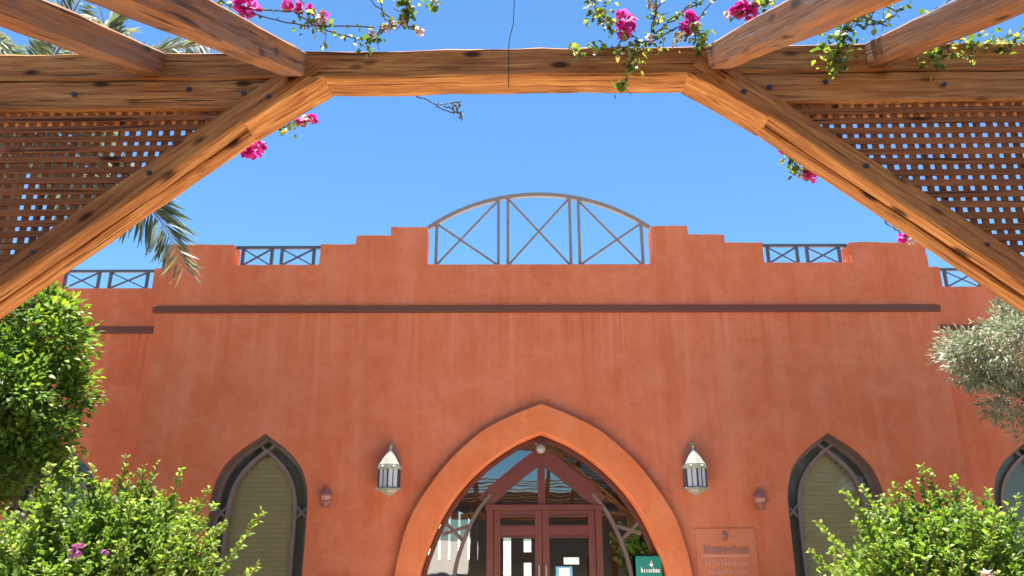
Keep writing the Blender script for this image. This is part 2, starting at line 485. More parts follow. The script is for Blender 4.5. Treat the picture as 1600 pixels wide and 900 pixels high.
# wings, set back behind the main block
def wing(xa, xb, nx0, nx1, wx):
    o = [(xa, 0), (xb, 0), (xb, 6.33), (nx1, 6.33), (nx1, 5.95), (nx0, 5.95), (nx0, 6.33), (xa, 6.33)]
    bevel(MB().prism(o, [arch(WIN, wx)], WY, WY + 0.35).build('wing_wall', 'wall', B), 0.012, 2)
wing(-13.0, -5.43, -8.33, -6.50, -7.63)
wing(6.57, 14.0, 7.80, 9.63, 8.74)

for x0, x1 in ((-5.775, -5.435), (6.575, 6.915)):
    MB().box(x0, x1, FY + 0.352, 20.5, 0, 5.80).build('return_wall', 'wall', B)
for x0, x1, y0, z in ((-5.43, 6.57, FY + 0.352, 5.3), (-13.0, -5.78, WY + 0.352, 5.3), (6.92, 14.0, WY + 0.352, 5.3)):
    MB().box(x0, x1, y0, 20.2, z - 0.25, z).build('roof', 'roofing', B)
for x0, x1 in ((-13.0, -12.65), (13.65, 14.0)):
    MB().box(x0, x1, WY + 0.352, 20.5, 0, 5.80).build('end_wall', 'wall', B)
# rear wall with the openings that show through the doorway
rear_holes = [arch([(0, 2.22), (0.25, 2.10), (0.45, 1.85), (0.52, 1.55), (0.52, 1.22)], -1.22, 4),
              [(0.24, 0.9), (0.40, 0.9), (0.40, 1.16), (0.24, 1.16)], [(0.24, 1.36), (0.40, 1.36), (0.40, 1.62), (0.24, 1.62)], [(-0.18, 0.9), (-0.02, 0.9), (-0.02, 1.66), (-0.18, 1.66)]]
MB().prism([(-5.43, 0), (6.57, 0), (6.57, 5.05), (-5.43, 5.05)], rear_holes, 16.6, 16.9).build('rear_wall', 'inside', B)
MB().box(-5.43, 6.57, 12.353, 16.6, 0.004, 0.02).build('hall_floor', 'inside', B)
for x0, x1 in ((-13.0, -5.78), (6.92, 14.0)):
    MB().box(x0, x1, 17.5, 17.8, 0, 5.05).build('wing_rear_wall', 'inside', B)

# dark mouldings
bevel(MB().box(-5.83, 6.97, FY - 0.045, FY + 0.002, 5.125, 5.245).build('band_moulding', 'band', B), 0.012)
bevel(MB().box(-12.9, -5.79, WY - 0.045, WY + 0.002, 5.10, 5.225).build('band_moulding', 'band', B), 0.012)
bevel(MB().box(6.93, 13.9, WY - 0.045, WY + 0.002, 5.10, 5.225).build('band_moulding', 'band', B), 0.012)

# entrance surround, swept along the arch
sm = MB()
sec = []
for (ox, oz), (ix, iz) in zip(outer_arc, inner_arc):
    o_, i_ = Vector((ox, oz)), Vector((ix, iz))
    d = (i_ - o_).normalized()
    row = [(o_, FY + 0.02), (o_, FY - 0.105), (o_ + d * 0.022, FY - 0.13), (i_ - d * 0.022, FY - 0.13), (i_, FY - 0.105), (i_, FY + 0.30)]
    sec.append([(p.x, y, p.y) for p, y in row])
k = 6
sm.add([p for r_ in sec for p in r_], [(i * k + j, i * k + j + 1, (i + 1) * k + j + 1, (i + 1) * k + j) for i in range(len(sec) - 1) for j in range(k - 1)])
sm.build('arch_surround', 'surround', B, True)

# windows: outer frame, inner pointed rib, crossings, glass, slatted blind
def scaled(prof, top, half, foot):
    z0, z1, x1 = prof[0][1], prof[-1][1], prof[-1][0]
    return [(x / x1 * half, foot + (z - z1) / (z0 - z1) * (top - foot)) for x, z in prof]
def window(cx, y, blind=True, glass='glass'):
    outf = arch(widen(WIN, -0.035), cx, 6)
    w = MB().ribbon(outf, 0.09, y + 0.20, y + 0.30).build('window', 'sash', B)
    MB().ribbon(arch(widen(WIN, -0.010), cx, 6), 0.034, y + 0.05, y + 0.202).build('casing', 'casing', w)
    rib = arch(scaled(WIN, 2.95, 0.515, 0.72), cx, 6)
    MB().ribbon(rib, 0.058, y + 0.175, y + 0.245).build('pointed_rib', 'sash', w)
    for sgn in (-1, 1):
        m = MB()
        m.ribbon([(cx + sgn * 0.52, 2.12), (cx + sgn * 0.71, 1.92)], 0.045, y + 0.19, y + 0.24)
        m.ribbon([(cx + sgn * 0.71, 2.12), (cx + sgn * 0.52, 1.92)], 0.045, y + 0.194, y + 0.236)
        m.build('side_crossing', 'sash', w)
    m = MB()
    m.ribbon([(cx - 0.13, 3.05), (cx + 0.07, 2.87)], 0.042, y + 0.185, y + 0.24)
    m.ribbon([(cx + 0.13, 3.05), (cx - 0.07, 2.87)], 0.042, y + 0.189, y + 0.236)
    m.build('apex_crossing', 'sash', w)
    MB().box(cx - 0.75, cx + 0.75, y + 0.02, y + 0.32, 0.70, 0.76).build('sill', 'sash', w)
    MB().prism(outf, [], y + 0.25, y + 0.256).build('pane', glass, w)
    if blind:
        prof = scaled(WIN, 2.94, 0.505, 0.72)
        hw = catmull(prof, 12)
        m = MB()
        z = 0.76
        while z < 2.88:
            x = min(p.x for p in hw if p.y < z + 0.075) if False else max([p.x for p in hw if p.y >= z + 0.05] or [0])
            if x > 0.02:
                m.add([(cx - x, y + 0.285, z), (cx + x, y + 0.285, z), (cx + x, y + 0.275, z + 0.012), (cx - x, y + 0.275, z + 0.012),
                       (cx + x, y + 0.292, z + 0.072), (cx - x, y + 0.292, z + 0.072)], [(0, 1, 2, 3), (3, 2, 4, 5)])
            z += 0.068
        tag(m.build('blind', 'blind', w), kind='stuff')
    MB().prism(outf, [], y + 0.36, y + 0.37).build('lining', 'lining', w)
    return w
window(winL, FY)
window(winR, FY)
window(-7.63, WY, False)
window(8.74, WY, False)

# low house across the court behind the viewer: it shows only mirrored in the entrance glass
H = empty('court_house', (0.5, -9.8, 0), 'low dark house mirrored in the entrance glass', 'building')
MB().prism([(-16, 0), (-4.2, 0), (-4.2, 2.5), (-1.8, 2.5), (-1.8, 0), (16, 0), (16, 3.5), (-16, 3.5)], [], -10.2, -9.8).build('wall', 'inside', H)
MB().box(-16, 16, -16, -10.202, 3.1, 3.3).build('roof', 'roofing', H)
MB().box(-16, 16, -9.88, -9.79, 2.95, 3.08).build('band_moulding', 'band', H)

# ------------------------------------------------------------------ entrance doors and glazed arch
DY = 12.20
D = empty('entrance_doors', (CX, DY, 0), 'red brown double glass doors with gable and glazed pointed arch', 'door')
fr = arch(widen(INN, -0.04), CX, 6)
MB().ribbon(fr, 0.06, DY + 0.01, DY + 0.11).build('arch_frame', 'door', D)
DL, DR, DT = -0.385, 1.365, 2.13
inner = arch(widen(INN, -0.03), CX, 6)
MB().prism(inner[:1] + inner[1:] + [(DR, 0.0), (DR, DT), (DL, DT), (DL, 0.0)], [], DY + 0.055, DY + 0.061).build('arched_pane', 'mirror', D)
m = MB()
m.box(DL, DL + 0.10, DY - 0.03, DY + 0.11, 0, DT - 0.075)
m.box(DR - 0.10, DR, DY - 0.03, DY + 0.11, 0, DT - 0.075)
m.box(DL - 0.02, DR + 0.02, DY - 0.04, DY + 0.11, DT - 0.075, DT)
bevel(m.build('door_frame', 'door', D), 0.006)
for x0, x1, hs in ((DL + 0.104, CX - 0.003, 1), (CX + 0.003, DR - 0.104, -1)):
    L = MB()
    zt = DT - 0.08
    L.box(x0, x0 + 0.105, DY, DY + 0.06, 0.03, zt).box(x1 - 0.105, x1, DY, DY + 0.06, 0.03, zt)
    L.box(x0 + 0.105, x1 - 0.105, DY + 0.002, DY + 0.058, zt - 0.08, zt).box(x0 + 0.105, x1 - 0.105, DY + 0.002, DY + 0.058, 1.665, 1.81)
    L.box(x0 + 0.105, x1 - 0.105, DY + 0.002, DY + 0.058, 0.03, 0.35)
    leaf = bevel(L.build('door_leaf', 'door', D), 0.006)
    MB().box(x0 + 0.10, x1 - 0.10, DY + 0.028, DY + 0.033, 1.805, zt - 0.075).build('pane', 'mirror', leaf)
    MB().box(x0 + 0.10, x1 - 0.10, DY + 0.028, DY + 0.033, 0.345, 1.67).build('pane', 'mirror', leaf)
    for zz, dz in ((1.812, 0.016), (zt - 0.096, 0.016), (1.647, 0.018)):
        bevel(MB().box(x0 + 0.106, x1 - 0.106, DY - 0.012, DY + 0.02, zz, zz + dz).build('bead', 'door', leaf), 0.004)
    hx = x1 - 0.05 if hs > 0 else x0 + 0.05
    MB().tube([(hx, DY - 0.002, 0.95), (hx, DY - 0.06, 0.98), (hx, DY - 0.06, 1.25), (hx, DY - 0.002, 1.28)], 0.012, 8).build('handle', 'brass', leaf, True)
# gable boards, centre mullion, long ribs and crossings
for sgn in (-1, 1):
    apex = (CX - sgn * 0.03, 2.90)
    MB().ribbon([apex, (CX + sgn * 0.30, 2.66), (CX + sgn * 0.62, 2.40), (CX + sgn * 0.90, 2.155)], 0.23, DY - 0.02 - 0.004 * sgn, DY + 0.05).build('gable_board', 'door', D)
    MB().ribbon(catmull([(CX + sgn * 0.78, 2.285), (CX + sgn * 0.98, 2.03), (CX + sgn * 1.13, 1.74), (CX + sgn * 1.25, 1.42), (CX + sgn * 1.32, 1.10), (CX + sgn * 1.36, 0.5), (CX + sgn * 1.37, 0.03)], 5),
                0.052, DY - 0.035, DY + 0.045).build('curved_rib', 'casing', D)
    c = MB()
    c.ribbon([(CX + sgn * 1.08, 1.83), (CX + sgn * 1.50, 1.70)], 0.05, DY - 0.01, DY + 0.05)
    c.ribbon([(CX + sgn * 1.46, 1.86), (CX + sgn * 1.19, 1.60)], 0.05, DY - 0.006, DY + 0.046)
    c.build('side_crossing', 'casing', D)
MB().box(CX - 0.055, CX + 0.055, DY - 0.01, DY + 0.045, DT + 0.002, 2.80).build('mullion', 'door', D)
MB().box(CX - 0.05, CX + 0.05, DY - 0.008, DY + 0.045, 2.88, 3.11).build('king_post', 'door', D)
# globe lamp at the apex
lamp = empty('globe_lamp', (CX - 0.01, 12.05, 2.98), 'small cream globe lamp under the tip of the entrance arch', 'lamp')
MB().lathe((CX - 0.01, 12.05, 2.955), [(0.008, -0.075), (0.045, -0.062), (0.072, -0.025), (0.075, 0.0), (0.066, 0.03), (0.04, 0.06), (0.02, 0.07)], 14).build('globe', 'brass', lamp, True)
MB().tube([(CX - 0.01, 12.05, 3.02), (CX - 0.01, 12.05, 3.15)], 0.014, 8).build('stem', 'dark', lamp)

# notices on the glass and things just inside
n1 = MB().box(0.775, 1.005, DY + 0.018, DY + 0.024, 1.265, 1.365).build('paper_notice', 'white')
tag(n1, 'small white paper notice stuck on the door glass', 'notice')
n2 = MB().box(0.655, 0.90, DY + 0.018, DY + 0.024, 0.82, 1.235).build('blue_poster', 'bluep')
tag(n2, 'pale blue poster on the door glass below the white notice', 'poster')
MB().box(0.70, 0.86, DY + 0.013, DY + 0.017, 1.10, 1.215).build('print_block', 'white', n2)

def glyph_row(mb, x0, x1, z0, h, n, seed, y0, y1, slant=0.0):
    """a row of unreadable raised letter strokes"""
    rg = random.Random(seed)
    w = (x1 - x0) / n
    for i in range(n):
        a = x0 + i * w + w * 0.10
        b = a + w * 0.76
        t = h * 0.20
        top = z0 + h * (1.0 if (i == 0 or rg.random() < 0.25) else 0.68)
        kind = rg.choice('onhuei') if i else 'n'
        if kind in 'onhu': mb.box(a, a + t, y0, y1, z0, top)
        if kind in 'ohnu': mb.box(b - t, b, y0, y1, z0, z0 + h * 0.68)
        if kind in 'onhe': mb.box(a + t, b - t, y0 + 0.0004, y1, z0 + h * 0.68 - t, z0 + h * 0.68)
        if kind in 'oue': mb.box(a + t, b - t, y0 + 0.0006, y1, z0, z0 + t)
        if kind == 'e': mb.box(a, a + t, y0, y1, z0, z0 + h * 0.68).box(a + t, b, y0 + 0.0002, y1, z0 + h * 0.30, z0 + h * 0.30 + t * 0.8)
        if kind == 'i': mb.box((a + b) / 2 - t / 2, (a + b) / 2 + t / 2, y0, y1, z0, top)
    return mb

ts = empty('teal_board', (2.02, 12.08, 0), 'teal advertising board with white lettering standing inside the entrance arch', 'sign')
bevel(MB().box(1.83, 2.215, 12.06, 12.10, 0.0, 1.385).build('panel', 'teal', ts), 0.01)
glyph_row(MB(), 1.90, 2.18, 1.155, 0.07, 8, 5, 12.052, 12.061).build('lettering', 'white', ts)
MB().lathe((2.06, 12.057, 1.275), [(0.004, -0.04), (0.024, -0.02), (0.03, 0.0), (0.014, 0.02), (0.004, 0.05)], 8).build('emblem', 'white', ts)

# pale curtains in the arched rear window of the hall
for i in range(5):
    x = -1.66 + i * 0.20
    m = MB()
    n = 7
    pts = [(x + 0.16 * j / n, 16.50 + 0.018 * math.sin(j * 2.1 + i), 0) for j in range(n + 1)]
    top = [2.05, 2.16, 2.2, 2.12, 1.95][i]
    m.add([(p[0], p[1], 1.2) for p in pts] + [(p[0], p[1], top) for p in pts], [(j, j + 1, n + 2 + j, n + 1 + j) for j in range(n)])
    o = m.build('curtain', 'curtain')
    tag(o, ['first', 'second', 'third', 'fourth', 'fifth'][i] + ' pale curtain from the left behind the glass beside the doors', 'curtain', 'pale curtains inside the hall')

# ------------------------------------------------------------------ parapet railings
def railing_pair(x0, x1, y, zb, zt, label):
    r_ = empty('parapet_railing', ((x0 + x1) / 2, y, zb), label, 'railing', 'small railings in the parapet')
    w = x1 - x0
    for nm, z0, z1 in (('top_rail', zt - 0.035, zt + 0.015), ('bottom_rail', zb + 0.004, zb + 0.034)):
        MB().box(x0 + 0.003, x1 - 0.003, y - 0.03, y + 0.02, z0, z1).build(nm, 'metal', r_)
    a = [x0 + w * 0.085, x0 + w * 0.42, x0 + w * 0.535, x0 + w * 0.905]
    za, zc = zb + 0.034, zt - 0.035
    for x in a: MB().box(x - 0.024, x + 0.024, y - 0.026, y + 0.016, za, zc).build('post', 'metal', r_)
    for p, q in ((a[0], a[1]), (a[2], a[3])):
        p, q = p + 0.024, q - 0.024
        MB().ribbon([(p, za + 0.012), (q, zc - 0.012)], 0.032, y - 0.018, y + 0.0).build('brace', 'metal', r_)
        MB().ribbon([(p, zc - 0.012), (q, za + 0.012)], 0.022, y + 0.002, y + 0.014).build('brace', 'metal', r_)
railing_pair(-4.645, -3.19, 12.14, 5.962, 6.325, 'blue grey crossed railing in the main parapet, near the palm frond')
railing_pair(4.20, 5.665, 12.14, 5.985, 6.345, 'blue grey crossed railing in the main parapet, right of the arched frame')
railing_pair(-8.33, -6.50, 13.34, 5.95, 6.33, 'blue grey crossed railing of the lower wing above the leafy tree')
railing_pair(7.80, 9.63, 13.34, 5.95, 6.33, 'blue grey crossed railing of the wing above the olive tree')

AR = empty('arched_railing', (CX, 12.14, 5.96), 'wide arched metal frame with three crossed bays on top of the parapet', 'railing')
cxr = (2.36 - 1.425) / 2
half = (2.36 + 1.425) / 2
def arcz(x):                                # circular segment, springing at the wall tops
    rise, spring = 0.625, 6.66
    rad = (half ** 2 + rise ** 2) / (2 * rise)
    return spring + rise - rad + math.sqrt(rad ** 2 - (x - cxr) ** 2)
MB().ribbon([(cxr + half * (i / 24 * 2 - 1) * 0.998, arcz(cxr + half * (i / 24 * 2 - 1) * 0.998)) for i in range(25)], 0.065, 12.10, 12.17).build('arched_rail', 'railing', AR)
MB().box(-1.42, 2.355, 12.105, 12.165, 5.966, 6.0).build('bottom_rail', 'metal', AR)
posts = [-1.27, -0.22, -0.06, 1.00, 1.15, 2.21]
for x in posts: MB().box(x - 0.024, x + 0.024, 12.11, 12.16, 6.0, arcz(x) - 0.03).build('post', 'railing', AR)
for p, q in ((0, 1), (2, 3), (4, 5)):
    p, q = posts[p] + 0.024, posts[q] - 0.024
    MB().ribbon([(p, 6.01), (q, arcz(q) - 0.055)], 0.036, 12.112, 12.132).build('brace', 'railing', AR)
    MB().ribbon([(p, arcz(p) - 0.055), (q, 6.01)], 0.036, 12.136, 12.156).build('brace', 'railing', AR)

# ------------------------------------------------------------------ wall lanterns
def lantern(x, label):
    y, z = 11.78, 2.22
    t = empty('wall_lantern', (x, 12.0, z), label, 'lantern', 'pair of brass wall lanterns')
    hexa = math.pi / 6
    pts = [(x - 0.13, 2.38), (x + 0.13, 2.38), (x + 0.13, 2.78), (x + 0.09, 2.92), (x, 3.05), (x - 0.09, 2.92), (x - 0.13, 2.78)]
    MB().prism(pts, [], 11.965, 12.001).build('backplate', 'dusty', t)
    MB().tube([(x, 11.97, 2.98), (x, 11.88, 3.03), (x, y, 3.00), (x, y, 2.94)], 0.012, 8).build('bracket', 'patina', t, True)
    MB().lathe((x, y, 2.70), [(0.165, 0.0), (0.15, 0.02), (0.115, 0.08), (0.065, 0.15), (0.028, 0.20), (0.016, 0.23), (0.026, 0.255), (0.010, 0.285)], 6, hexa).build('cap', 'brass', t)
    MB().lathe((x, y, 2.62), [(0.185, 0.0), (0.19, 0.02), (0.18, 0.078), (0.15, 0.082)], 6, hexa).build('collar', 'patina', t)
    for kk in range(6):
        a0, a1 = hexa + kk * math.pi / 3, hexa + (kk + 1) * math.pi / 3
        p0, p1 = Vector((x + 0.165 * math.cos(a0), y + 0.165 * math.sin(a0), 0)), Vector((x + 0.165 * math.cos(a1), y + 0.165 * math.sin(a1), 0))
        MB().tube([(p0.x, p0.y, 2.36), (p0.x, p0.y, 2.63)], 0.014, 6).build('corner_bar', 'dark', t)
        q0, q1 = p0.lerp(p1, 0.07), p0.lerp(p1, 0.93)
        MB().add([(q0.x, q0.y, 2.362), (q1.x, q1.y, 2.362), (q1.x, q1.y, 2.62), (q0.x, q0.y, 2.62)], [(0, 1, 2, 3)]).build('pane', 'frost', t)
        mid = (p0 + p1) / 2
        dd = (mid - Vector((x, y, 0))) * 0.03
        MB().tube([(mid.x + dd.x, mid.y + dd.y, 2.362), (mid.x + dd.x, mid.y + dd.y, 2.622)], 0.007, 5).build('glazing_bar', 'dark', t)
        mc = p0.lerp(p1, 0.5) * 1.0
        MB().lathe((mc.x + dd.x * 6, mc.y + dd.y * 6, 2.66), [(0.006, -0.02), (0.024, 0.0), (0.006, 0.02)], 6).build('boss', 'brass', t)
    MB().lathe((x, y, 2.325), [(0.15, -0.005), (0.205, 0.0), (0.205, 0.022), (0.17, 0.037)], 6, hexa).build('base_plate', 'patina', t)
    MB().lathe((x, y, 2.215), [(0.008, 0.0), (0.022, 0.015), (0.016, 0.028), (0.075, 0.050), (0.13, 0.080), (0.148, 0.105)], 6, hexa).build('bottom_cup', 'brass', t)
    return t
lantern(-1.83, 'brass hexagonal wall lantern beside the arch, nearer the olive blind with the long shoot')
lantern(2.735, 'brass hexagonal wall lantern above the wall plaque')

def sconce(x, z, label):
    t = empty('wall_light', (x, 12.0, z), label, 'wall light', 'small dusty wall lights')
    MB().prism([(x - 0.07, z - 0.17), (x + 0.07, z - 0.17), (x + 0.075, z + 0.05), (x, z + 0.16), (x - 0.075, z + 0.05)], [], 11.97, 12.001).build('backplate', 'dusty', t)
    MB().lathe((x, 11.93, z), [(0.095, 0.0), (0.10, 0.015), (0.07, 0.06), (0.03, 0.10), (0.008, 0.125)], 8).build('hood', 'dusty', t)
    MB().lathe((x, 11.93, z - 0.07), [(0.06, 0.0), (0.075, 0.025), (0.078, 0.07)], 8).build('shade', 'dusty2', t)
    MB().lathe((x, 11.93, z - 0.13), [(0.01, -0.02), (0.04, 0.01), (0.085, 0.04), (0.085, 0.058)], 8).build('cup', 'dusty', t)
sconce(-2.79, 2.25, 'small dusty wall light between the lantern and the arched window with the shoot')
sconce(3.72, 2.20, 'small dusty wall light above the corner of the wall plaque')

# ------------------------------------------------------------------ wall plaque
P = empty('wall_plaque', (3.17, 12.0, 1.4), 'pinkish square wall plaque with dark emblem and lettering beside the arch', 'sign')
bevel(MB().box(2.72, 3.62, 11.986, 12.001, 1.02, 1.775).build('panel', 'plaque', P), 0.006)
e = MB()
e.lathe((3.155, 11.982, 1.665), [(0.006, -0.075), (0.035, -0.05), (0.022, -0.02), (0.045, 0.01), (0.03, 0.04), (0.012, 0.075)], 8)
e.build('emblem', 'letter', P)
glyph_row(MB(), 2.83, 3.50, 1.425, 0.115, 11, 21, 11.974, 11.985).build('lettering', 'letter', P)
bevel(MB().box(2.80, 3.50, 11.979, 11.985, 1.375, 1.405).build('rule', 'letter2', P), 0.002)
glyph_row(MB(), 2.84, 3.48, 1.255, 0.07, 14, 8, 11.979, 11.985).build('lettering', 'letter2', P)
glyph_row(MB(), 2.88, 3.44, 1.14, 0.06, 13, 31, 11.979, 11.985).build('lettering', 'letter2', P)

# ------------------------------------------------------------------ pergola
PG = bpy.data.objects.new('timber_pergola', None)
COL.objects.link(PG)
PG.location = (-0.03, 3.40, 0)
PG.rotation_euler = (0, 0, R(-1.0))
tag(PG, 'stained timber pergola with corner braces and lattice panels framing the view', 'pergola')
prg = random.Random(11)
WO[PG] = Vector((0, 0, 0))                       # its parts are written in its own frame
ML = {}

def timber_mesh(L, w, h, wob=0.0055, ch=0.010, seg=0.12):
    n = max(2, int(L / seg) + 1)
    hw, hh = w / 2, h / 2
    prof = [(-hw + ch, -hh), (hw - ch, -hh), (hw, -hh + ch), (hw, hh - ch), (hw - ch, hh), (-hw + ch, hh), (-hw, hh - ch), (-hw, -hh + ch)]
    vs_, fs = [], []
    wy = wz = 0.0
    for i in range(n):
        x = -L / 2 + L * i / (n - 1)
        wy = 0.6 * wy + prg.uniform(-wob, wob) * 0.6
        wz = 0.6 * wz + prg.uniform(-wob, wob) * 0.6
        for a, b in prof: vs_.append((x, a + wy + prg.uniform(-1, 1) * wob * 0.35, b + wz + prg.uniform(-1, 1) * wob * 0.35))
    for i in range(n - 1):
        for k_ in range(8): fs.append((i * 8 + k_, (i + 1) * 8 + k_, (i + 1) * 8 + (k_ + 1) % 8, i * 8 + (k_ + 1) % 8))
    fs += [tuple(range(8)), tuple((n - 1) * 8 + k_ for k_ in range(7, -1, -1))]
    me = bpy.data.meshes.new('timber')
    me.from_pydata(vs_, [], fs)
    me.polygons.foreach_set('use_smooth', [True] * len(me.polygons))
    me.set_sharp_from_angle(angle=R(30))
    return me

def timber(name, p0, p1, w, h, mat='timber', parent=PG, **kw):
    """local x runs along the piece, w across, h in the upright direction"""
    p0, p1 = Vector(p0), Vector(p1)
    d = (p1 - p0)
    me = timber_mesh(d.length, w, h, **kw)
    me.materials.append(M[mat])
    o = bpy.data.objects.new(name, me)
    COL.objects.link(o)
    o.parent = parent
    ex = d.normalized()
    upv = Vector((0, 0, 1)) if abs(ex.z) < 0.9 else Vector((0, -1, 0))
    ey = upv.cross(ex).normalized()
    ez = ex.cross(ey)
    mt = Matrix((ex, ey, ez)).transposed().to_4x4()
    mt.translation = (p0 + p1) / 2
    o.matrix_local = mt
    ML[o] = mt
    return o

BW = 0.18                                                   # beam depth
BZ = 3.897                                                  # underside of the long beam
timber('long_beam', (-3.35, BW / 2, BZ + 0.083), (3.35, BW / 2, BZ + 0.083), BW, 0.166)
ZB = BZ - 0.174
for s_ in (-1, 1):
    # second beam under the long one, at the sides
    sb_ = timber('side_beam', (s_ * 3.25, BW / 2 - 0.004, BZ - 0.088), (s_ * 1.225, BW / 2 - 0.002, BZ - 0.088), BW - 0.006, 0.171, wob=0.003)
    for v_ in sb_.data.vertices:
        if v_.co.x > (3.25 - 1.225) / 2 - 0.01: v_.co.x += (v_.co.z + 0.0855) * 1.2
    # diagonal brace: two planks with a groove between them
    sl = 0.83
    def bl(x): return ZB - 0.006 + (1.215 - x) * sl                # lower edge of the brace in the panel plane
    ang = math.atan(sl)
    bw = 0.125
    nx, nz = math.sin(ang) * bw / 2, math.cos(ang) * bw / 2
    xa, xb = 0.955, 3.10
    for yy, dw, dz in ((0.028, 0.088, 0.0), (0.134, 0.096, -0.006)):
        timber('brace', (s_ * (xb + nx), yy, bl(xb) + nz + dz), (s_ * (xa + nx), yy, bl(xa) + nz + dz), dw, bw, wob=0.004)
    # wedge block that closes the corner under the long beam
    wx = [(0.925, BZ + 0.001), (1.06, BZ - 0.088), (1.31, bl(1.31) - 0.008), (1.34, bl(1.34) + 0.05), (1.10, BZ + 0.001)]
    cbk = bevel(MB().prism([(s_ * a_, b_) for a_, b_ in (wx if s_ > 0 else wx[::-1])], [], -0.012, BW + 0.006).build('corner_block', 'timber', PG), 0.006)
    cbk.data.transform(Matrix.Rotation(-s_ * ang, 4, 'Y'))          # grain runs with the brace
    cbk.rotation_euler = (0, s_ * ang, 0)
    # posts outside the picture carry it
    timber('post', (s_ * 3.12, BW / 2, 0.0), (s_ * 3.12, BW / 2, ZB - 0.004), 0.2, 0.2)
    # lattice panel with single slats
    fr_ = timber('lattice_panel', (s_ * 3.0, 0.05, ZB - 0.9), (s_ * 3.0, 0.05, ZB - 0.01), 0.03, 0.04, 'slat')
    inv = ML[fr_].inverted()
    unit = timber_mesh(1.0, 0.0345, 0.008, 0.0006, 0.0015, 0.25)
    unit.materials.append(M['slat'])
    def slat(p0, p1, flat):
        p0, p1 = Vector(p0), Vector(p1)
        d = p1 - p0
        if d.length < 0.05: return
        o = bpy.data.objects.new('slat', unit)
        COL.objects.link(o)
        o.parent = fr_
        ex = d.normalized()
        ez = Vector((0, -1, 0))
        ey = ez.cross(ex)
        mt = Matrix((ex * d.length, ey, ez)).transposed().to_4x4()
        mt.translation = (p0 + p1) / 2
        o.matrix_local = inv @ mt
    pitch = 0.0575
    def top(x): return bl(x) + bw / math.cos(ang)                  # upper edge of the brace
    x = 1.49
    while x < 2.98:
        jx = prg.uniform(-0.0045, 0.0045)
        slat((s_ * (x + jx), 0.0305, ZB + 0.01), (s_ * (x - jx), 0.0305, max(top(x) - 0.05, ZB - 1.4)), 0)
        x += pitch
    z = ZB - 0.040
    while z > ZB - 1.30:
        xs = 1.215 + (ZB - z) / sl + bw / math.sin(ang)            # where the brace's upper edge is at this height
        jz = prg.uniform(-0.0045, 0.0045)
        if xs < 2.95: slat((s_ * (xs - 0.05), 0.020, z + jz), (s_ * 3.0, 0.020, z - jz), 1)
        z -= pitch
# sloping rafters that fall towards the viewer, down to the rear beam before the added shade roof
for x, zc, dx, sl in ((-1.085, 3.985, 0.056, 0.535), (-1.83, 3.995, 0.055, 0.465), (1.09, 3.995, 0.0, 0.535), (1.90, 4.00, 0.0, 0.445)):
    Y = -3.0
    timber('rafter', (x - dx * Y, Y, zc + Y * sl), (x, 0.012, zc), 0.115, 0.13, 'rafter', wob=0.004)
bolt_me = MB().lathe((0, 0, 0), [(0.016, 0.0), (0.016, 0.003), (0.0105, 0.004), (0.0105, 0.012)], 6).mesh('bolt')
bolt_me.materials.append(M['dark'])
for s_ in (-1, 1):
    for bx_, bz_ in ((1.33, ZB + 0.08), (1.20, ZB + 0.055), (2.2, BZ - 0.09), (1.62, BZ - 0.06), (1.75, ZB - 0.006 + (1.215 - 1.75) * 0.83 + 0.085), (2.25, ZB - 0.006 + (1.215 - 2.25) * 0.83 + 0.085)):
        o = bpy.data.objects.new('bolt', bolt_me)
        COL.objects.link(o)
        o.parent = PG
        o.location, o.rotation_euler = (s_ * bx_, -0.013 if bz_ < ZB + 0.09 else 0.0, bz_), (R(90), 0, 0)
timber('rear_beam', (-3.6, -2.95, 2.26), (3.6, -2.95, 2.26), 0.16, 0.16)
for s_ in (-1, 1):
    for yy in (-2.95, -9.5): timber('post', (s_ * 3.12, yy, 0), (s_ * 3.12, yy, 2.175), 0.18, 0.18)
    timber('shade_roof_rail', (s_ * 3.12, -3.04, 2.26), (s_ * 3.12, -9.6, 2.26), 0.14, 0.16)  # carries the added shade roof behind the viewer
for i in range(42):  # unseen plank roof added to keep sun off the ground behind the viewer
    yy = -3.12 - i * 0.155
    timber('shade_plank', (-3.9, yy, 2.36), (3.9, yy, 2.36), 0.135, 0.03, 'rafter', seg=1.5)
for i in range(8):  # further unseen planks above the rafters, added to shade the ground below
    yy = -2.92 + i * 0.15
    timber('shade_plank', (-3.5, yy, 4.15 + yy * 0.5), (3.5, yy, 4.15 + yy * 0.5), 0.13, 0.03, 'rafter', seg=1.5)

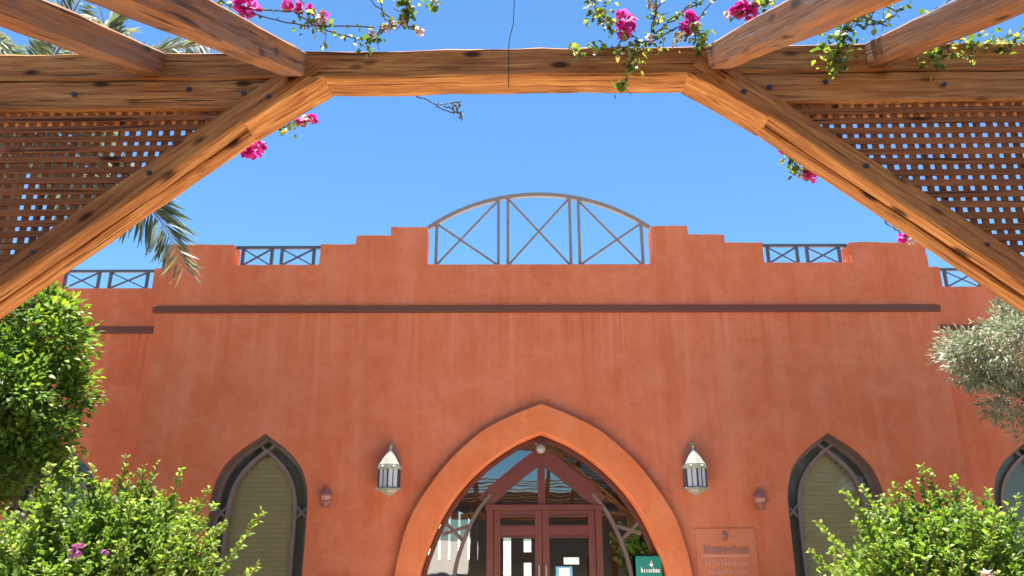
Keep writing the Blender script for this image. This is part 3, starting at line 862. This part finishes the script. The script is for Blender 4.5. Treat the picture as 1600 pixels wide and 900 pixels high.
# ------------------------------------------------------------------ foliage builders
def leaf_mesh(name, P, T, size, mat, parent, rng, width=0.5, rnd=None, fold=0.12, droop=0.15):
    P, T = np.asarray(P, float), np.asarray(T, float)
    n = len(P)
    size = np.broadcast_to(np.asarray(size, float), (n,))[:, None]
    T = T / (np.linalg.norm(T, axis=1, keepdims=True) + 1e-9)
    A = rng.normal(size=(n, 3)) * 0.6 + np.array([0, 0, 1.0])
    Sd = np.cross(T, A); Sd /= (np.linalg.norm(Sd, axis=1, keepdims=True) + 1e-9)
    Nn = np.cross(Sd, T)
    w = width * size * rng.uniform(0.8, 1.2, (n, 1)) * 0.5
    b = P
    l1 = P + T * size * 0.38 + Sd * w + Nn * fold * size
    r1 = P + T * size * 0.38 - Sd * w + Nn * fold * size
    l2 = P + T * size * 0.72 + Sd * w * 0.66 + Nn * fold * size * 0.5 - Nn * droop * size * 0.4
    r2 = P + T * size * 0.72 - Sd * w * 0.66 + Nn * fold * size * 0.5 - Nn * droop * size * 0.4
    t = P + T * size - Nn * droop * size
    V = np.stack([b, l1, r1, l2, r2, t], 1).reshape(-1, 3)
    loc = np.array([[0, 2, 1, 1], [1, 2, 4, 3], [3, 4, 5, 5]])
    base = np.arange(n)[:, None] * 6
    tri1 = base + np.array([0, 2, 1]); quad = base + np.array([1, 2, 4, 3]); tri2 = base + np.array([3, 4, 5])
    loops = np.concatenate([tri1, quad, tri2], 1).ravel()
    starts = (np.arange(n)[:, None] * 10 + np.array([0, 3, 7])).ravel()
    tot = np.tile([3, 4, 3], n)
    me = bpy.data.meshes.new(name)
    o_ = V.mean(0)
    me.vertices.add(len(V)); me.vertices.foreach_set('co', (V - o_).astype('f').ravel())
    me.loops.add(len(loops)); me.loops.foreach_set('vertex_index', loops.astype('i'))
    me.polygons.add(len(starts)); me.polygons.foreach_set('loop_start', starts.astype('i')); me.polygons.foreach_set('loop_total', tot.astype('i'))
    me.update(); me.validate()
    at = me.attributes.new('rnd', 'FLOAT', 'POINT')
    rv = rng.uniform(0, 1, n) if rnd is None else np.clip(rnd, 0, 1)
    at.data.foreach_set('value', np.repeat(rv, 6).astype('f'))
    me.materials.append(M[mat])
    o = bpy.data.objects.new(name, me)
    COL.objects.link(o)
    o.parent = parent
    o.location = Vector(o_.tolist()) - (WO[parent] if parent else Vector((0, 0, 0)))
    WO[o] = Vector(o_.tolist())
    return o

def flower(c, r, parent, mat, rng, n=9):
    """a head of papery bracts"""
    d = rng.normal(size=(n, 3)); d /= np.linalg.norm(d, axis=1, keepdims=True)
    c = np.asarray(c, float)
    return leaf_mesh('flower', c + d * r * 0.2, d, r * rng.uniform(0.8, 1.15, n), mat, parent, rng, width=0.95, fold=0.2)

def shrub(name, loc, label, n_shoot, env, seed, leaf=0.05, flowers=(), group=None, long_shoots=()):
    rng = np.random.default_rng(seed)
    root = empty(name, loc, label, 'shrub', group)
    (cx, cy, cz), (rx, ry, rz) = env
    base = np.array(loc, float)
    Pl, Tl, Rv, Sz = [], [], [], []
    stems = MB()
    ends = []
    ph = rng.uniform(0, 6.28, 6)
    def lump(th, el): return 0.93 + 0.10 * math.sin(3 * th + ph[0]) * math.cos(2 * el + ph[1]) + 0.08 * math.sin(5 * th + ph[2] + 3 * el) + 0.07 * math.sin(7 * el + ph[3] - 2 * th)
    for i in range(n_shoot):
        th = rng.uniform(0, 2 * math.pi)
        el = math.asin(rng.uniform(-0.25, 1.0))
        rr = (rng.uniform(0.70, 1.02) + (rng.uniform(0.08, 0.26) if rng.random() < 0.22 else 0)) * lump(th, el) if rng.random() < 0.85 else rng.uniform(0.3, 0.75)
        e = np.array([cx + rx * rr * math.cos(th) * math.cos(el), cy + ry * rr * math.sin(th) * math.cos(el), cz + rz * rr * math.sin(el)])
        ends.append((e, rng.uniform(0.3, 0.55)))
    for q in long_shoots: ends.append((np.array(q, float), 0.55))
    for e, st in ends:
        s0 = base + np.array([rng.uniform(-0.2, 0.2) * rx, rng.uniform(-0.2, 0.2) * ry, 0.1])
        midp = s0 * 0.45 + e * 0.55 + np.array([0, 0, 0.18 * rz]) + rng.normal(size=3) * 0.06
        ts_ = np.linspace(0, 1, 9)
        pts = [(1 - t) ** 2 * s0 + 2 * t * (1 - t) * midp + t * t * e for t in ts_]
        stems.tube(pts[2:], [0.009 - 0.0009 * k_ for k_ in range(7)], 3, False)
        length = np.linalg.norm(e - midp)
        nl = int(max(30, length * (1 - st) * 280))
        tt = np.sort(rng.uniform(st, 1.0, nl))
        depth = tt
        for t, dp in zip(tt, depth):
            p = (1 - t) ** 2 * s0 + 2 * t * (1 - t) * midp + t * t * e
            d = 2 * (1 - t) * (midp - s0) + 2 * t * (e - midp)
            d /= np.linalg.norm(d)
            side = rng.normal(size=3); side -= d * side.dot(d); side /= np.linalg.norm(side)
            Pl.append(p + side * rng.uniform(0, 0.012)); Tl.append(d * rng.uniform(0.25, 0.9) + side * 0.85 + np.array([0, 0, 0.25]))
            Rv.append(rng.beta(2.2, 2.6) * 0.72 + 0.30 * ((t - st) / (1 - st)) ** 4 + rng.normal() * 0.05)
            Sz.append(leaf * rng.uniform(0.65, 1.2) * (1 - 0.30 * max(0, (t - 0.85) / 0.15)))
    for i in range(n_shoot * 16):                       # short side leaves that fill the body
        d = rng.normal(size=3); d /= np.linalg.norm(d); d[2] = abs(d[2]) if rng.random() < 0.6 else d[2]
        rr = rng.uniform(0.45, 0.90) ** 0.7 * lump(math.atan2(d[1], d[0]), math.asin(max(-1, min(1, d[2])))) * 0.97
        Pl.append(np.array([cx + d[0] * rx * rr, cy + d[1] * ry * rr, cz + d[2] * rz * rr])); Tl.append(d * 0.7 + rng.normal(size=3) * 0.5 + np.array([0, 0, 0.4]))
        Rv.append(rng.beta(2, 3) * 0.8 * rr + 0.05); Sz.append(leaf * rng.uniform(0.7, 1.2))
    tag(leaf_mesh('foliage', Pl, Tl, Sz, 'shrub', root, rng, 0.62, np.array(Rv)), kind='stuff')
    stems.build('branches', 'stem', root)
    for c, r_, mt in flowers: flower(c, r_, root, mt, rng, 10)
    return root

def tree(name, loc, label, crown, seed, mat, n_cl, n_leaf, leaf, width, cl_r, cat='tree'):
    rng = np.random.default_rng(seed)
    root = empty(name, loc, label, cat)
    base = Vector(loc)
    P_, T_, Rv = [], [], []
    br = MB()
    tr = MB()
    ctr = Vector((sum(c[0] for c in crown) / len(crown), sum(c[1] for c in crown) / len(crown), min(c[2] - c[5] * 0.5 for c in crown)))
    fork = base.lerp(ctr, 0.6); fork.z = max(0.8, ctr.z * 0.6)
    tr.tube([base, base.lerp(fork, 0.5) + Vector((0.04, 0, 0)), fork, ctr], [0.11, 0.09, 0.075, 0.045], 8)
    tr.build('trunk', 'bark', root, True)
    vol = [c[3] * c[4] * c[5] for c in crown]
    for (cx, cy, cz, rx, ry, rz), v in zip(crown, vol):
        for i in range(max(4, int(n_cl * v / sum(vol)))):
            d = rng.normal(size=3); d /= np.linalg.norm(d)
            rr = rng.uniform(0.45, 1.0) ** 0.6
            c = np.array([cx + d[0] * rx * rr, cy + d[1] * ry * rr, cz + d[2] * rz * rr])
            if i % 8 == 0: br.tube([fork.lerp(ctr, 0.7), Vector(((c[0] + ctr.x) / 2, (c[1] + ctr.y) / 2, (c[2] + ctr.z) / 2 - 0.05)), c], [0.02, 0.012, 0.004], 4, False)
            k_ = int(n_leaf * rng.uniform(0.6, 1.3))
            q = rng.normal(size=(k_, 3)); q /= np.linalg.norm(q, axis=1, keepdims=True)
            rad = cl_r * rng.uniform(0.25, 1.0, (k_, 1))
            pos = c + q * rad * np.array([1, 1, 0.8])
            P_.append(pos)
            T_.append(q * 0.8 + d * 0.5 + np.array([0, 0, 0.15]) + rng.normal(size=(k_, 3)) * 0.25)
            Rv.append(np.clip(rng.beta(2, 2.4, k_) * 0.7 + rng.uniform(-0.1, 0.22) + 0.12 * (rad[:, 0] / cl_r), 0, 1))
    P_, T_, Rv = np.concatenate(P_), np.concatenate(T_), np.concatenate(Rv)
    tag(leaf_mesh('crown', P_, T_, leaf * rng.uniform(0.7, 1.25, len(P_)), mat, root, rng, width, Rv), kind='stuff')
    br.build('limbs', 'bark', root)
    return root

# ------------------------------------------------------------------ planting
shrub('bougainvillea_shrub', (-2.95, 6.0, 0), 'bright green bougainvillea shrub with a mauve flower and one long shoot', 330,
      ((-2.98, 6.0, 1.28), (0.98, 0.75, 0.86)), 3, 0.053,
      [((-2.79, 5.22, 1.585), 0.045, 'mauve'), ((-2.83, 5.22, 1.56), 0.04, 'mauve'), ((-2.62, 5.25, 1.575), 0.03, 'mauve')],
      None, [(-1.83, 5.9, 1.84), (-1.80, 5.8, 1.47), (-2.70, 6.0, 2.21), (-3.0, 6.1, 2.26), (-2.52, 6.0, 2.16), (-2.30, 6.0, 2.02), (-3.75, 5.9, 1.86), (-3.7, 5.8, 1.75), (-3.2, 6.0, 2.18)])
shrub('bougainvillea_shrub', (3.2, 6.0, 0), 'bright yellow green bougainvillea shrub with a pink flower, below the olive tree', 310,
      ((3.22, 6.0, 1.22), (0.95, 0.75, 0.82)), 8, 0.053,
      [((3.71, 5.4, 1.60), 0.07, 'pink'), ((3.66, 5.38, 1.57), 0.05, 'pink'), ((3.05, 5.25, 1.42), 0.05, 'faded')],
      None, [(3.17, 6.0, 2.14), (2.46, 5.9, 1.98), (2.55, 5.9, 1.90), (2.27, 5.8, 1.56), (3.36, 6.0, 2.08), (3.0, 6.0, 2.06), (2.85, 5.9, 2.04), (3.6, 6.0, 1.98), (2.24, 5.9, 1.76)])
tree('broadleaf_tree', (-4.95, 7.2, 0), 'dense glossy green tree under the lattice beside the wing',
     [(-4.86, 7.2, 3.52, 0.66, 0.7, 0.54), (-4.85, 7.1, 2.85, 0.84, 0.8, 0.62), (-5.2, 7.2, 2.5, 0.8, 0.8, 0.6), (-4.34, 7.0, 3.32, 0.26, 0.35, 0.20), (-4.38, 7.0, 2.62, 0.34, 0.4, 0.40), (-4.5, 7.0, 2.2, 0.5, 0.5, 0.3), (-6.3, 6.6, 3.3, 0.9, 0.9, 0.9), (-7.6, 6.8, 3.5, 0.9, 0.9, 0.9)], 5, 'tree', 540, 110, 0.074, 0.50, 0.21)  # last two crown blobs are out of view, added to shade this side
tree('olive_tree', (7.2, 8.4, 0), 'silvery olive tree at the edge of the picture beside the wing',
     [(5.65, 8.2, 3.66, 0.85, 0.8, 0.48), (5.10, 8.1, 3.46, 0.48, 0.45, 0.24), (5.65, 8.2, 3.05, 0.50, 0.5, 0.26), (5.75, 8.2, 2.75, 0.42, 0.4, 0.22), (6.8, 8.3, 3.5, 0.8, 0.8, 0.6), (7.9, 8.3, 3.6, 0.8, 0.8, 0.6)], 17, 'olive', 430, 80, 0.075, 0.24, 0.17)  # last two blobs are out of view, added partly to shade the right side

# palm behind the lattice
def palm(loc, top, seed, label, fronds):
    rng = np.random.default_rng(seed)
    root = empty('palm_tree', loc, label, 'palm tree')
    tp = Vector(top)
    b = Vector(loc)
    npt = 14
    MB().tube([b.lerp(tp, i / npt) for i in range(npt + 1)], [0.21 - 0.05 * i / npt + (0.015 if i % 2 else 0) for i in range(npt + 1)], 10).build('trunk', 'bark', root)
    for fspec in fronds:
        path = fspec if isinstance(fspec[0], tuple) else None
        (az, el, L, sag) = (0, 0, 1, 0) if path else fspec
        d = Vector((math.cos(R(az)) * math.cos(R(el)), math.sin(R(az)) * math.cos(R(el)), math.sin(R(el))))
        pts = []
        p = tp.copy()
        v = d.copy()
        n = 22
        for i in range(n + 1):
            pts.append(p.copy())
            p = p + v * (L / n)
            v = (v + Vector((0, 0, -sag / n * (0.5 + 1.3 * i / n)))).normalized()
        if path:
            ctl = [tp] + [Vector(c_) for c_ in path]
            ctl = [ctl[0] * 2 - ctl[1]] + ctl + [ctl[-1] * 2 - ctl[-2]]
            pts = []
            for i in range(n + 1):
                u_ = i / n * (len(ctl) - 3); j = min(int(u_), len(ctl) - 4); t = u_ - j
                a_, b_, c_, d_ = ctl[j:j + 4]
                pts.append(0.5 * ((2 * b_) + (c_ - a_) * t + (2 * a_ - 5 * b_ + 4 * c_ - d_) * t * t + (3 * b_ - a_ - 3 * c_ + d_) * t ** 3))
        fr_ = MB().tube(pts, [0.022 - 0.0009 * i for i in range(n + 1)], 5).build('frond', 'stem', root)
        Pp, Tt, Ss, Rr_ = [], [], [], []
        for t in np.linspace(0.16, 0.995, 96):
            i = min(n - 1, int(t * n)); f = t * n - i
            q = pts[i].lerp(pts[i + 1], f)
            tg = (pts[i + 1] - pts[i]).normalized()
            sd = tg.cross(Vector((0, 0, 1)))
            if sd.length < 0.05: sd = Vector((1, 0, 0))
            sd.normalize()
            if path: sd = (sd * 0.45 + tg.cross(sd) * 0.9).normalized()
            for sg in (-1, 1):
                dr = tg * 0.75 + sd * sg * 0.75 + Vector((0, 0, -0.22 - 0.3 * rng.random())) + Vector(rng.normal(size=3).tolist()) * 0.09
                Pp.append(tuple(q)); Tt.append(tuple(dr))
                Ss.append((0.74 if path else 0.50) * (1 - 0.62 * abs(t - 0.4) / 0.6) * rng.uniform(0.85, 1.1))
                Rr_.append(min(1.0, rng.uniform(0.0, 0.8) + (0.45 if t > 0.86 and rng.random() < 0.7 else 0)))
        tag(leaf_mesh('leaflets', Pp, Tt, Ss, 'palm', fr_, rng, 0.085, np.array(Rr_), 0.01, 0.12), kind='stuff')
    return root
palm((-6.2, 8.4, 0), (-6.05, 8.4, 6.5), 4, 'palm tree behind the lattice with a drooping frond against the parapet',
     [[(-5.2, 8.2, 6.05), (-4.45, 8.0, 5.50), (-3.95, 8.0, 5.05), (-3.62, 8.0, 4.50)], [(-5.3, 7.9, 6.2), (-4.7, 7.6, 5.5), (-4.45, 7.5, 4.95)],
      [(-5.2, 8.5, 7.2), (-4.55, 8.5, 7.65), (-3.95, 8.5, 7.75)], [(-5.4, 8.3, 7.3), (-5.0, 8.2, 8.0), (-4.5, 8.1, 8.4)],
      (-40, 52, 2.3, 1.7), (20, 66, 2.3, 1.6), (80, 50, 2.6, 2.2), (130, 40, 2.6, 2.4), (175, 30, 2.6, 2.2), (215, 45, 2.6, 2.2),
      (250, 35, 2.4, 2.2), (-75, 40, 2.2, 2.0), (-15, 78, 2.4, 1.0), (60, 75, 2.5, 1.3), (150, 70, 2.5, 1.3), (300, 8, 2.0, 1.6), (200, 0, 2.2, 1.2), (100, 10, 2.4, 1.5), (-60, -20, 1.8, 1.2), (-20, -30, 1.3, 1.0)])

# ------------------------------------------------------------------ bougainvillea on the pergola
def vine(label, paths, leaves, flowers, seed, leaf=0.042, group='bougainvillea sprays on the pergola', mat='vine'):
    """paths: twig polylines; leaves: (point, spread, count) clusters; flowers: (point, radius, material)"""
    rng = np.random.default_rng(seed)
    root = empty('bougainvillea_spray', paths[0][0], label, 'vine', group)
    st = MB()
    P_, T_, S_ = [], [], []
    for path in paths:
        pts = [Vector(p) for p in path]
        fine = []
        for a, b in zip(pts, pts[1:]):
            for k_ in range(6): fine.append(a.lerp(b, k_ / 6) + Vector(rng.normal(size=3).tolist()) * 0.006)
        fine.append(pts[-1])
        st.tube(fine, 0.0034, 4, False)
        for i, q in enumerate(fine[1:]):
            for k_ in range(2):
                if rng.random() < 0.72:
                    P_.append(tuple(q)); T_.append(tuple(rng.normal(size=3))); S_.append(leaf * rng.uniform(0.4, 0.95))
    for c, sp, n in leaves:
        for k_ in range(int(n * 1.6)):
            q = np.array(c) + rng.normal(size=3) * sp * np.array([1, 0.8, 1]) * 0.5
            P_.append(tuple(q)); T_.append(tuple(rng.normal(size=3) + np.array([0, -0.2, -0.35]))); S_.append(leaf * rng.uniform(0.55, 1.15))
        for k_ in range(max(2, n // 8)):
            q = np.array(c) + rng.normal(size=3) * sp * 0.5
            st.tube([Vector(c), Vector(q.tolist())], 0.0018, 3, False)
    st.build('twigs', 'twig', root)
    tag(leaf_mesh('leaves', P_, T_, S_, mat, root, rng, 0.62), kind='stuff')
    for c, r_, mt in flowers: flower(c, r_, root, mt, rng, 17)
    return root

Y = 3.28
def q(x, z, y=Y): return (x, y, z)
vine('bougainvillea with a big pink cluster trailing over the first rafter left of the gap',
     [[q(-1.75, 4.45), q(-1.42, 4.22), q(-1.1, 4.19), q(-0.95, 4.08), q(-0.70, 4.03)], [q(-1.2, 4.42), q(-1.02, 4.2), q(-0.96, 4.1)], [q(-1.36, 4.2), q(-1.1, 4.12), q(-0.7, 4.10)]],
     [(q(-1.50, 4.24), 0.07, 14), (q(-1.44, 4.20), 0.05, 9), (q(-1.02, 4.15), 0.07, 12), (q(-0.93, 4.07), 0.08, 14), (q(-0.74, 4.0), 0.07, 12), (q(-0.68, 4.03), 0.05, 5)],
     [(q(-1.36, 4.235), 0.055, 'pink'), (q(-1.31, 4.20), 0.045, 'pink'), (q(-1.38, 4.19), 0.045, 'pink'), (q(-1.34, 4.28), 0.045, 'pink'), (q(-1.08, 4.22), 0.035, 'pink'), (q(-1.14, 4.24), 0.035, 'pink'),
      (q(-0.97, 4.13), 0.035, 'faded'), (q(-0.95, 4.16), 0.032, 'pink'), (q(-1.02, 4.21), 0.03, 'pink')], 1)
vine('leafy green sprig with pale blossoms hanging at the top edge above the long beam',
     [[q(-0.85, 4.42), q(-0.66, 4.2), q(-0.6, 4.1)], [q(-0.75, 4.42), q(-0.62, 4.15), q(-0.46, 4.08)], [q(-0.56, 4.45), q(-0.54, 4.28), q(-0.53, 4.13)], [q(-0.38, 4.45), q(-0.40, 4.24)], [q(-0.70, 4.05), q(-0.60, 4.1), q(-0.52, 4.13)]],
     [(q(-0.53, 4.25), 0.055, 26), (q(-0.53, 4.18), 0.045, 22), (q(-0.39, 4.27), 0.045, 14)],
     [(q(-0.635, 4.09), 0.028, 'faded'), (q(-0.60, 4.11), 0.022, 'faded'), (q(-0.463, 4.08), 0.025, 'faded'), (q(-0.70, 4.06), 0.02, 'faded'), (q(-0.54, 4.12), 0.018, 'faded')], 2)
vine('bougainvillea with pink flower whose leaves hang down over the long beam',
     [[q(1.15, 4.42), q(0.95, 4.15), q(0.72, 4.02), q(0.50, 3.97), q(0.29, 3.97)], [q(0.64, 4.02), q(0.60, 3.88), q(0.54, 3.74)], [q(0.40, 4.42), q(0.42, 4.2), q(0.56, 4.1), q(0.66, 4.0)],
      [q(1.1, 4.40), q(0.90, 4.22), q(0.78, 4.1)], [q(0.85, 4.45), q(0.74, 4.2), q(0.7, 4.05)], [q(0.70, 4.45), q(0.74, 4.25), q(0.72, 4.1)], [q(1.05, 4.3), q(0.85, 4.18), q(0.72, 4.06)]],
     [(q(0.45, 4.18), 0.075, 26), (q(0.49, 4.12), 0.06, 22), (q(0.40, 4.24), 0.04, 8), (q(0.32, 3.97), 0.035, 7), (q(0.44, 3.975), 0.05, 10), (q(0.56, 3.98), 0.06, 12), (q(0.63, 3.95), 0.06, 16), (q(0.60, 3.86), 0.05, 14),
      (q(0.55, 3.76), 0.045, 12), (q(0.76, 4.04), 0.07, 14), (q(0.86, 4.04), 0.07, 12), (q(0.94, 4.05), 0.05, 26), (q(0.95, 4.0), 0.04, 14), (q(0.75, 4.17), 0.06, 8), (q(0.72, 4.26), 0.04, 5)],
     [(q(0.575, 4.14), 0.06, 'pink'), (q(0.585, 4.09), 0.045, 'pink'), (q(0.57, 4.06), 0.035, 'pink'), (q(0.91, 4.13), 0.05, 'pink'), (q(0.885, 4.10), 0.04, 'pink'), (q(0.72, 4.23), 0.025, 'faded'), (q(0.84, 4.04), 0.025, 'faded'), (q(0.70, 4.03), 0.025, 'faded')], 3)
vine('magenta flowered bougainvillea lying on the first rafter right of the gap',
     [[q(1.6, 4.55), q(1.35, 4.28), q(1.19, 4.2), q(1.12, 4.15)]],
     [(q(1.27, 4.23), 0.06, 14), (q(1.22, 4.25), 0.05, 10), (q(1.33, 4.26), 0.06, 10)],
     [(q(1.19, 4.21), 0.05, 'pink'), (q(1.215, 4.17), 0.04, 'pink'), (q(1.15, 4.20), 0.04, 'pink'), (q(1.10, 4.17), 0.025, 'faded'), (q(1.22, 4.22), 0.035, 'pink')], 4)
vine('leafy bougainvillea tuft between the two rafters over the lattice beam',
     [[q(2.0, 4.45), q(1.80, 4.2), q(1.68, 4.05), q(1.60, 3.86)], [q(1.95, 4.3), q(1.75, 4.15), q(1.6, 4.1)], [q(1.6, 4.4), q(1.72, 4.2), q(1.9, 4.1)], [q(2.05, 4.25), q(1.88, 4.12), q(1.76, 4.1)], [q(1.5, 4.3), q(1.8, 4.22), q(2.0, 4.2)], [q(1.85, 4.42), q(1.84, 4.2), q(1.78, 4.08)]],
     [(q(1.70, 4.12), 0.10, 22), (q(1.67, 4.03), 0.07, 26), (q(1.62, 3.96), 0.09, 34), (q(1.60, 3.87), 0.06, 14), (q(1.76, 4.2), 0.10, 14), (q(1.90, 4.22), 0.12, 16), (q(1.55, 3.93), 0.05, 6)],
     [(q(1.80, 4.21), 0.02, 'faded'), (q(1.72, 4.14), 0.02, 'faded')], 5)
vine('leafy bougainvillea tuft climbing over the second rafter right of the gap',
     [[q(2.35, 4.40), q(2.18, 4.18), q(2.12, 4.04), q(2.10, 3.92)], [q(2.5, 4.3), q(2.3, 4.1), q(2.0, 4.02)], [q(2.12, 4.02), q(2.22, 3.93), q(2.3, 3.9)]],
     [(q(2.16, 4.15), 0.06, 26), (q(2.15, 4.09), 0.05, 18), (q(2.10, 4.0), 0.10, 26), (q(2.10, 3.92), 0.06, 20), (q(2.02, 4.0), 0.07, 10), (q(2.2, 3.97), 0.09, 8)],
     [(q(2.13, 4.0), 0.022, 'faded')], 6)
vine('low bougainvillea runner on top of the lattice beam at the picture edge',
     [[(2.2, 3.42, 4.07), (2.36, 3.40, 4.075), (2.52, 3.38, 4.06), (2.75, 3.38, 4.09)], [(2.9, 3.38, 4.3), (2.62, 3.38, 4.12), (2.45, 3.38, 4.07)]],
     [((2.33, 3.36, 4.07), 0.07, 16), ((2.45, 3.34, 4.05), 0.06, 14), ((2.52, 3.33, 4.03), 0.05, 14), ((2.62, 3.34, 4.03), 0.06, 14), ((2.7, 3.35, 4.08), 0.06, 10)], [], 7)
YB = 3.75
vine('pink bougainvillea hanging under the brace above the palm frond',
     [[q(-1.55, 3.98, YB), q(-1.40, 3.84, YB), q(-1.26, 3.81, YB), q(-1.10, 3.85, YB)], [q(-1.5, 3.85, YB), q(-1.41, 3.66, YB)]],
     [(q(-1.27, 3.80, YB), 0.05, 14), (q(-1.33, 3.82, YB), 0.05, 10), (q(-1.19, 3.82, YB), 0.04, 8)],
     [(q(-1.40, 3.655, YB), 0.05, 'pink'), (q(-1.44, 3.66, YB), 0.04, 'pink'), (q(-1.38, 3.69, YB), 0.04, 'pink'), (q(-1.13, 3.845, YB), 0.035, 'faded'), (q(-1.16, 3.83, YB), 0.03, 'pink'), (q(-1.10, 3.85, YB), 0.03, 'pink')], 8)
vine('bougainvillea with one pink flower hanging under the brace on the olive side',
     [[q(1.60, 3.85, YB), q(1.50, 3.67, YB), q(1.54, 3.56, YB), q(1.60, 3.5, YB)], [q(1.66, 3.75, YB), q(1.58, 3.62, YB), q(1.68, 3.58, YB)]],
     [(q(1.53, 3.60, YB), 0.05, 16), (q(1.56, 3.55, YB), 0.05, 14), (q(1.60, 3.61, YB), 0.05, 10), (q(1.52, 3.68, YB), 0.04, 6)],
     [(q(1.615, 3.495, YB), 0.042, 'pink'), (q(1.60, 3.52, YB), 0.03, 'pink'), (q(1.475, 3.66, YB), 0.025, 'pink'), (q(1.56, 3.50, YB), 0.02, 'faded')], 9)
vine('bare grey twig spray poking out below the middle of the long beam',
     [[q(-0.62, 4.08, YB), q(-0.50, 3.99, YB), q(-0.40, 3.92, YB), q(-0.30, 3.89, YB)], [q(-0.42, 3.93, YB), q(-0.33, 3.955, YB), q(-0.28, 3.96, YB)], [q(-0.37, 3.92, YB), q(-0.31, 3.93, YB), q(-0.27, 3.86, YB)], [q(-0.30, 3.96, YB), q(-0.285, 3.90, YB), q(-0.28, 3.84, YB)], [q(-0.33, 3.95, YB), q(-0.31, 3.90, YB)]],
     [], [], 10, 0.018, mat='olive')
vine('thin bare strand with a red flower hanging by the parapet corner',
     [[q(2.02, 3.52, YB), q(1.965, 3.37, YB), q(1.976, 3.23, YB), q(2.06, 3.14, YB), q(2.15, 3.16, YB)]],
     [(q(2.13, 3.16, YB), 0.03, 5)], [(q(2.05, 3.14, YB), 0.03, 'pink'), (q(2.085, 3.13, YB), 0.028, 'faded')], 11, 0.026)

# black cable over the long beam
cb = MB().tube([(0.03, 3.22, 4.75), (0.018, 3.30, 4.30), (0.012, 3.32, 4.15), (-0.008, 3.36, 4.09), (-0.012, 3.393, 4.06), (-0.012, 3.391, 3.90), (-0.012, 3.40, 3.888), (-0.012, 3.50, 3.887)], 0.0022, 5, True).build('cable', 'wire')
tag(cb, 'thin black cable draped over the middle of the long beam', 'cable')
